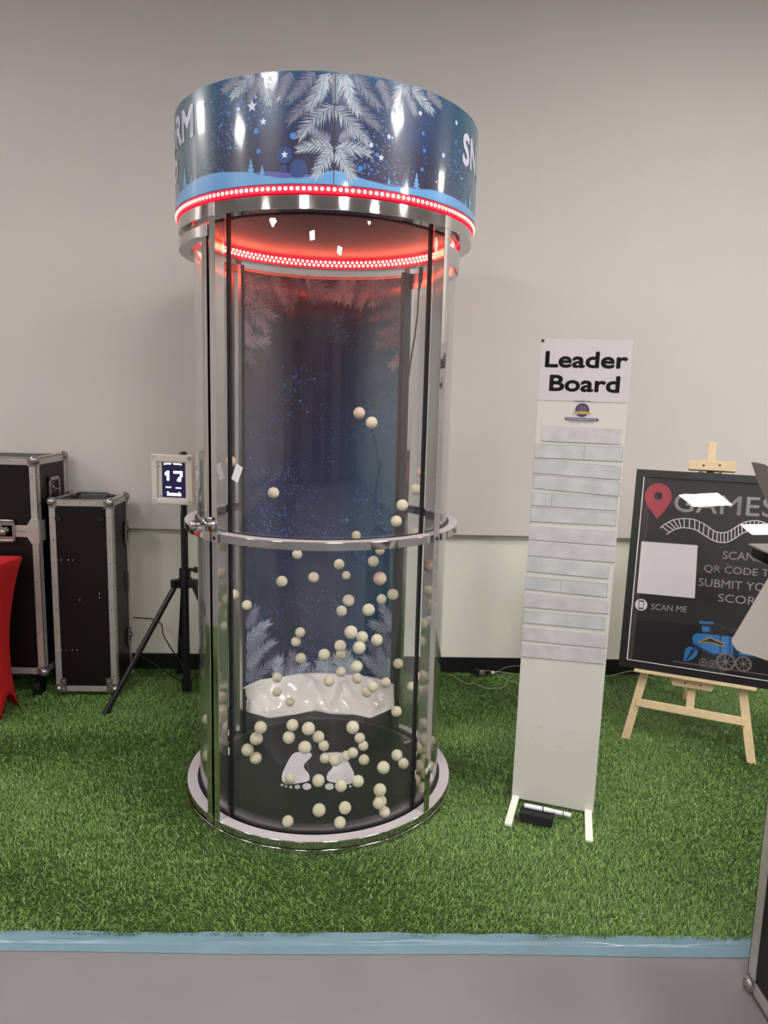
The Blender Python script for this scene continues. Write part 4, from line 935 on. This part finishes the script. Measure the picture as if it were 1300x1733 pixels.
for k, s_ in enumerate(strips):
    Q = clampq(q4(s_[:4])); Q = [Q[3], Q[2], Q[1], Q[0]]
    m = MB(); m.prism(Q, lfn, .0005, .0022); m.mi = 1
    if s_[4]:
        for i in range(4):
            p0, p1 = Q[i], Q[(i+1) % 4]; ribbon(m, [p0, ((p0[0]+p1[0])/2, (p0[1]+p1[1])/2), p1], lfn, .0011, .0024)
    else: ribbon(m, [Q[0], ((Q[0][0]+Q[1][0])/2, (Q[0][1]+Q[1][1])/2), Q[1]], lfn, .0010, .0024)
    if s_[6]:
        a, _ = PL.hit(s_[6], s_[0][1]+12); t_ = (a-Q[0][0])/(Q[1][0]-Q[0][0]); ribbon(m, [(a, Q[0][1]+(Q[1][1]-Q[0][1])*t_), (a, Q[3][1]+(Q[2][1]-Q[3][1])*t_)], lfn, .0016, .0024)
    m.mi = 2
    cy = (Q[0][1]+Q[2][1])/2
    for j in range(5):
        a = Q[0][0] + BW*random.uniform(.12,.82); b = cy + random.uniform(-.010,.008); l = random.uniform(.006,.03); ribbon(m, [(a,b),(a+l*.5,b+random.uniform(-.002,.002)),(a+l,b+random.uniform(-.002,.002))], lfn, random.uniform(.0004,.0010), .0024)
    m.build('name_strip', [M['strip2' if s_[5] else 'strip'], M['pencil'], M['smear']], lb)
m = MB()
for x, y in ((915,1231),(968,1241),(946,1266),(902,1251)):
    a, b = PL.hit(x, y)
    for j in range(3): l = random.uniform(.012,.03); ribbon(m, [(a-l/2,b+j*.003),(a,b+j*.003+.001),(a+l/2,b-.001+j*.002)], lfn, .0008, .0008)
m.build('scuff_marks', M['smear'], lb)
Rinv = Matrix.Rotation(-yaw, 3, 'Z')
for k, (x, y, edge) in enumerate(((860,1394,.016),(997.5,1421,BW-.018))):
    tip = ground(x, y, .016); q = LM.inverted() @ tip
    m = MB(); vs = []
    w = .026
    for (xx, yy, zz) in ((edge, .010, .030), (edge, -.004, .032), (q.x, q.y, .016)):
        vs += [(xx-w/2, yy, zz), (xx+w/2, yy, zz), (xx+w/2, yy, zz-.010), (xx-w/2, yy, zz-.010)]
    m.add(vs, [(0,1,5,4),(1,2,6,5),(2,3,7,6),(3,0,4,7),(4,5,9,8),(5,6,10,9),(6,7,11,10),(7,4,8,11),(0,3,2,1),(8,9,10,11)])
    f_ = m.build('foot', M['boardedge'], lb, False, .001)
    m = MB(); m.box((q.x, q.y+.012, .006), (w-.004, .02, .012)); m.build('rubber_pad', M['blackplastic'], f_)
    m = MB(); m.bar((edge, .02, .026), (edge, .20, .016), w, .01); m.build('foot', M['boardedge'], lb, False, .001)
m = MB(); m.box((.004,-.002,.022+BH-.006), (.010,.006,.008)); m.build('corner_clip', M['screw'], lb)
# eraser and pens before the board
e0 = ground(880,1376,.05); e1 = ground(938,1388,.05); ey = atan2(e1.y-e0.y, e1.x-e0.x)
ec = ground(908,1384,.030)
er = thing('board_eraser', 'black felt whiteboard eraser lying on the grass at the foot of the board', 'eraser', (ec.x, ec.y, 0), ey)
m = MB(); m.box((0,0,.024), (.118,.046,.012)); m.build('felt_pad', M['eraser'], er, False, .002)
m = MB(); m.box((0,0,.041), (.120,.048,.022)); m.build('grip', M['eraser'], er, False, .003)
def pen(name, p, q, label):
    p, q = Vector(p), Vector(q); t = thing(name, label, 'marker', p); d = q - p
    m = MB(); m.tube([(0,0,0), d*.62], .0085, 14); m.build('barrel', M['white'], t, True, auto=.6)
    m = MB(); m.tube([d*.62, d*.66], .0088, 14); m.build('collar', M['ink'], t, True, auto=.6)
    m = MB(); m.tube([d*.66, d*.97, d], [.0088,.0082,.006], 14); m.build('cap', M['white'], t, True, auto=.6)
ez = .052 + .009
pen('marker_pen', ground(888,1363,ez), ground(937,1373,ez), 'white marker pen resting on top of the black eraser')
pen('marker_pen', ground(930,1372,.030), ground(967,1380,.030), 'white marker pen lying in the grass right of the eraser')
# ------------------------------------------------------------------ easel and framed poster
FL = Vector((1.128, 3.131, 0)); FR = Vector((1.605, 2.927, 0)); TOP = Vector((1.478, 3.30, 1.357))
mid = (FL+FR)/2
ez_n = (FR-FL).cross(TOP-FL).normalized()
if ez_n.y > 0: ez_n = -ez_n
PE = Plane(mid, FR-FL, TOP-mid)
if PE.n.y > 0: PE.n = -PE.n
H_E = PE.v.dot(TOP-mid); tx_ = PE.u.dot(TOP-mid)
es = thing('easel', 'light pine wooden easel carrying the black framed poster', 'easel', mid)
def efn(a, b, c): return PE.P(a, b, c) - mid
half = (FR-FL).length/2
def ebar(p, q, w, t0, t1, name, b=.0015):
    """flat bar in the easel plane from p to q (a,b), width w, depth from t0 to t1"""
    p, q = Vector(p), Vector(q); d = (q-p).normalized(); n = Vector((-d.y, d.x))*w/2
    m = MB(); m.prism([tuple(p+n), tuple(p-n), tuple(q-n), tuple(q+n)], efn, t0, t1); return m.build(name, M['pine'], es, False, b)
th0, th1 = -.020, 0
a_trL = PE.hit(1075,1134); a_trR = PE.hit(1278,1163)
ebar((-half, .0), (tx_-.03, H_E*.90), .036, th0, th1, 'front_leg'); ebar((half, .0), (tx_+.03, H_E*.90), .036, th0, th1, 'front_leg')
mb0 = PE.hit(1176,1203)[1]; ebar((tx_*.2, mb0), (tx_, H_E), .034, th0-.001, th1-.001, 'mast')
hb = PE.hit(1207, 789)[1]; ha = PE.hit(1165, 789)[0]; hc = PE.hit(1246, 789)[0]
clampb_ = (ha, hb); m = MB(); m.prism([(ha,hb-.02),(ha+.004,hb-.026),(hc-.004,hb-.026),(hc,hb-.02),(hc-.004,hb+.014),(hc-.012,hb+.018),(ha+.012,hb+.018),(ha+.004,hb+.014)], efn, .0, .045); m.build('top_clamp', M['pine'], es, False, .002)
for x in (1191, 1218.5):
    a, b = PE.hit(x, 787.5, .045); m = MB(); m.tube([efn(a,b,.044), efn(a,b,.0475)], .0050, 10); m.build('screw', M['screw'], es)
c0 = PE.hit(1077, 1188); c1 = PE.hit(1262, 1222); ebar((c0[0]-.0, c0[1]), (c1[0]+.0, c1[1]), .034, -.014, .008, 'cross_bar')
tb = (a_trL[1]+a_trR[1])/2
m = MB(); m.prism([(a_trL[0]-.002, tb-.006), (a_trR[0]+.002, tb-.006), (a_trR[0]+.002, tb+.008), (a_trL[0]-.002, tb+.008)], efn, .0, .050); m.build('tray', M['pine'], es, False, .0015)
d0 = PE.hit(1134,1150); d1 = PE.hit(1210,1163); m = MB(); m.prism([(d0[0]+.012,tb-.042),(d1[0]-.012,tb-.042),(d1[0],tb-.006),(d0[0],tb-.006)], efn, .0, .022); m.build('tray_bracket', M['pine'], es, False, .0015)
for x in (1160, 1186):
    a, b = PE.hit(x, 1155 + (x-1160)*.14, .022); m = MB(); m.tube([efn(a,b-.003,.021), efn(a,b-.003,.0245)], .0042, 10); m.build('screw', M['screw'], es)
bk = ground(1160,1184,0) - mid; m = MB(); m.bar(bk, efn(tx_*.9, H_E*.86, -.03), .032, .020, (0,1,0)); m.build('back_leg', M['pine'], es, False, .0015)
# poster resting on the tray, leaning on the clamp
PF = .030
P_TL = PE.hit(1073,797,PF); P_BL = PE.hit(1052,1125,PF); P_B2 = PE.hit(1290,1161,PF); P_T2 = PE.hit(1278,802,PF)
pw_l = (P_TL[0]+P_BL[0])/2; pb = tb + .0085; pt_ = (P_TL[1]+P_T2[1])/2; cxm = (a_trL[0]+a_trR[0])/2
pw_r = 2*cxm - pw_l + .012
po = thing('framed_poster', 'black framed poster with red map pin and blue train, resting on the easel', 'poster', PE.P(0,0,0))
def pfn(a, b, c): return PE.P(a, b, c) - PE.o
fw = .033; F0, F1 = .008, .036
def frect(m, a0, b0, a1, b1, t0, t1): m.prism([(a0,b0),(a1,b0),(a1,b1),(a0,b1)], pfn, t0, t1)
m = MB(); frect(m, pw_l, pb, pw_l+fw, pt_, F0, F1); frect(m, pw_r-fw, pb, pw_r, pt_, F0, F1); frect(m, pw_l+fw, pb, pw_r-fw, pb+fw, F0, F1); frect(m, pw_l+fw, pt_-fw, pw_r-fw, pt_, F0, F1)
m.build('frame', M['frame'], po)
m = MB(); frect(m, pw_l+fw, pb+fw, pw_l+fw+.0035, pt_-fw, .026, .0345); frect(m, pw_l+fw, pb+fw, pw_r-fw, pb+fw+.0022, .026, .034); m.build('inner_bevel', M['cardw'], po)
m = MB(); frect(m, pw_l+.01, pb+.01, pw_r-.01, pt_-.01, .010, .0225); m.build('poster_sheet', M['poster'], po)
m = MB(); frect(m, pw_l+fw-.004, pb+fw-.004, pw_r-fw+.004, pt_-fw+.004, .0275, .0295); m.build('clear_cover', M['posterglass'], po)
PS = .0232
def pp(x, y): return PE.hit(x, y, PS)
def zp(L_, ox, oy): return [pp(ox + x/5, oy + y/5) for x, y in L_]
m = MB()   # map pin
pin = [(372 + 114*cos(t), 553 + 114*sin(t)) for t in [math.radians(k) for k in range(155, 386, 11)]]
pin = [(x, y) for x, y in pin] + [(440,650),(400,700),(360,742),(325,690),(285,640)]
Q = zp(pin, 1040, 730); m.mi = 0; m.prism(Q, pfn, PS, PS+.0004)
m.mi = 1; ca, cb_ = pp(1040+372/5, 730+546/5); disc2(m, pfn, ca, cb_, .0185, .0185, PS+.0006)
m.build('map_pin_print', [M['pin'], M['poster']], po)
m = MB()
def ptext(txt, xl, yl, xr, yr, xt, yt, bold=0.0, sp_=1.0):
    a0, b0 = pp(xl, yl); a1, b1 = pp(xr, yr); _, bt = pp(xt, yt); put_text(m, txt, pfn, a0, b0, a1-a0, bt-b0, bold, PS+.0006, spacing=sp_, slope=(b1-b0)/(a1-a0))
ptext('GAMES', 1140, 865.5, 1312, 876, 1142, 834, .012, 1.06)
ptext('SCAN', 1223, 946, 1277, 949.5, 1223.5, 932.5, .006)
ptext('QR CODE TO', 1191, 969.5, 1318, 980, 1192, 955.5, .006)
ptext('SUBMIT YOUR', 1182, 991.5, 1326, 1004, 1183, 978, .006)
ptext('SCORE', 1215, 1018, 1291, 1025.5, 1216, 1004.5, .006)
ptext('SCAN ME', 1102, 1031.5, 1162, 1036.5, 1103, 1021.5, .006)
ra = [(385,820),(430,785),(500,750),(590,738),(680,748),(760,785),(840,840),(900,858),(960,850),(1020,815),(1080,778),(1150,758),(1220,758),(1300,785),(1380,830),(1450,860)]
rb_ = [(440,872),(500,835),(545,820),(590,815),(680,830),(750,872),(830,920),(900,940),(960,935),(1020,905),(1080,865),(1150,842),(1220,840),(1300,868),(1360,900),(1430,940)]
def cat2(L_, n=6): return [(q.x, q.y) for q in spline([(x, y, 0) for x, y in L_], n)]
RA, RBt = zp(cat2(ra), 1040, 730), zp(cat2(rb_), 1040, 730)
ribbon(m, RA, pfn, .0042, PS+.0006); ribbon(m, RBt, pfn, .0042, PS+.0006)
for k in range(3, len(RA)-1, 3): ribbon(m, [RA[k], RBt[k]], pfn, .0042, PS+.0008)
# blank white card and phone badge
Q = [pp(1086,916), pp(1181,923), pp(1176,1012.5), pp(1078,1003.5)]
m.prism(Q[::-1], pfn, PS, PS+.0005)
ca, cb_ = pp(1085.3,1023.5); disc2(m, pfn, ca, cb_, .0265, .0265, PS+.0006, 28)
m.build('white_print', M['cardw'], po)
m = MB(); frect(m, ca-.0115, cb_-.0195, ca+.0115, cb_+.0195, PS+.0007, PS+.0009); m.mi = 1; frect(m, ca-.0090, cb_-.0135, ca+.0090, cb_+.0135, PS+.0010, PS+.0011); m.build('phone_print', [M['ink'], M['cardw']], po)
# train
m = MB(); m.mi = 0
def zpoly(L_, c, mi): m.mi = mi; m.prism(zp(L_, 1040, 970), pfn, PS + c, PS + c + .0003)
zpoly([(690,520),(1300,560),(1300,700),(1160,720),(840,700),(700,640),(650,600)], .0, 1)
zpoly([(660,545),(672,522),(700,508),(890,525),(893,680),(840,682),(770,650),(700,610),(668,590)], .0004, 0)
zpoly([(905,530),(975,535),(972,692),(900,680)], .0004, 0); zpoly([(983,535),(1008,537),(1004,695),(980,692)], .0004, 0); zpoly([(1060,570),(1168,588),(1168,705),(1054,692)], .0004, 0)
zpoly([(718,405),(838,412),(838,432),(718,425)], .0004, 0); zpoly([(730,436),(822,440),(815,512),(735,505)], .0, 1); zpoly([(740,452),(805,458),(800,496),(742,490)], .0004, 0)
zpoly([(600,640),(640,620),(705,650),(700,695),(665,725),(620,745),(583,740)], .0004, 0); zpoly([(655,640),(690,652),(612,742),(600,740)], .0007, 1)
zpoly([(1095,620),(1170,630),(1170,680),(1090,672)], .0007, 1); zpoly([(1106,630),(1160,638),(1160,670),(1104,662)], .0009, 0)
zpoly([(708,572),(760,560),(790,545),(812,540),(850,562),(900,578),(944,600),(915,622),(850,600),(780,588),(718,590)], .0007, 2); zpoly([(722,574),(770,566),(812,550),(850,572),(928,602),(912,612),(850,590),(780,578)], .0010, 3)
m.mi = 2; a0_, b0_ = pp(1040+745/5, 970+586/5); put_text(m, 'EXPRESS', pfn, a0_, b0_-.0005, .030, .0040, .01, PS+.0014, slope=-.10)
def wheel(x, y, r):
    ca, cb_ = pp(1040+x/5, 970+y/5); rr = r/5*3.2/FPX*1.02; m.mi = 4
    ribbon(m, [(ca + rr*.9*cos(k*pi/12), cb_ + rr*.9*sin(k*pi/12)) for k in range(25)], pfn, rr*.22, PS+.0012)
    for k in range(8): ribbon(m, [(ca, cb_), (ca + rr*.9*cos(k*pi/4+.2), cb_ + rr*.9*sin(k*pi/4+.2))], pfn, rr*.11, PS+.0012)
    disc2(m, pfn, ca, cb_, rr*.2, rr*.2, PS+.0013, 12)
for x, y, r in ((943,748,72),(1090,768,62),(750,752,32),(832,768,32)): wheel(x, y, r)
m.mi = 5; ribbon(m, zp([(495,745),(900,805),(1300,862),(1450,882)], 1040, 970), pfn, .0075, PS+.0008)
m.build('train_print', [M['bluep'], M['blued'], M['gold'], M['ink'], M['greyp'], M['brownp']], po)
# ------------------------------------------------------------------ grey bladed rotor on the foreground case
HUBP = at(1352, 925, 1.60)
ro = thing('metal_rotor', 'grey sheet metal rotor with wide blades above the right foreground case', 'rotor', (1.20, 1.50, .792))
RB0 = Vector((1.20, 1.50, .792))          # foot of the stand on the case
def blade(pts, name, mt, nrm, Y0=1.60, label=None, th=.004):
    """flat sheet metal blade lying in the plane through the hub with normal nrm, outline given by pts"""
    nrm = Vector(nrm).normalized(); c = Vector((HUBP.x, Y0, HUBP.z)); q = []
    for x, y in pts:
        d = ray(x, y); t = (c - EYE).dot(nrm)/d.dot(nrm); q.append(EYE + d*t - RB0)
    n = len(q); m = MB(); m.add([p - nrm*th/2 for p in q] + [p + nrm*th/2 for p in q], [tuple(range(n))[::-1], tuple(range(n, 2*n))] + [(i, (i+1) % n, n+(i+1) % n, n+i) for i in range(n)])
    o = m.build(name, mt, ro, False, .001)
    if label: o['label'] = label
blade([(1272,783),(1275,781),(1295,785),(1320,803),(1366,860),(1370,915),(1345,925),(1322,893),(1300,853),(1285,820)], 'blade', M['greyblade'], (.1,-1,-.55), 1.60)
blade([(1300,978),(1338,930),(1368,930),(1390,1000),(1392,1120),(1350,1128),(1300,1119),(1275,1110),(1256,1106),(1246,1100),(1239,1090),(1238,1083)], 'blade', M['greyblade'], (-.1,-1,.35), 1.60)
blade([(1266,921),(1300,921),(1345,922),(1352,948),(1300,936)], 'blade', M['greyblade'], (0,-.35,1), 1.62, 'bright edge-on blade pointing left')
blade([(1273,927),(1300,937),(1352,948),(1352,968),(1300,956),(1276,944),(1271,938)], 'blade', M['blackmetal'], (-.1,-1,-.2), 1.61, 'dark underside blade')
blade([(1276,943),(1300,955),(1352,966),(1352,970),(1300,959),(1274,947)], 'blade_rim', M['steel'], (-.1,-1,-.2), 1.605, None, .005)
H_ = HUBP - RB0
m = MB(); m.tube([H_ + Vector((0,-.04,0)), H_ + Vector((0,.05,0))], .030, 24); m.sphere(H_ + Vector((0,-.04,0)), .028, 18, 10, (1,.5,1)); m.build('hub', M['steel'], ro, True, auto=.6)
m = MB(); m.tube([(0,0,.015), (0,0,H_.z), H_], .012, 14); m.build('post', M['blackmetal'], ro, True, auto=.6)
m = MB(); m.tube([(0,0,0), (0,0,.015)], [.09,.085], 32); m.build('base', M['blackmetal'], ro, True, auto=.6)
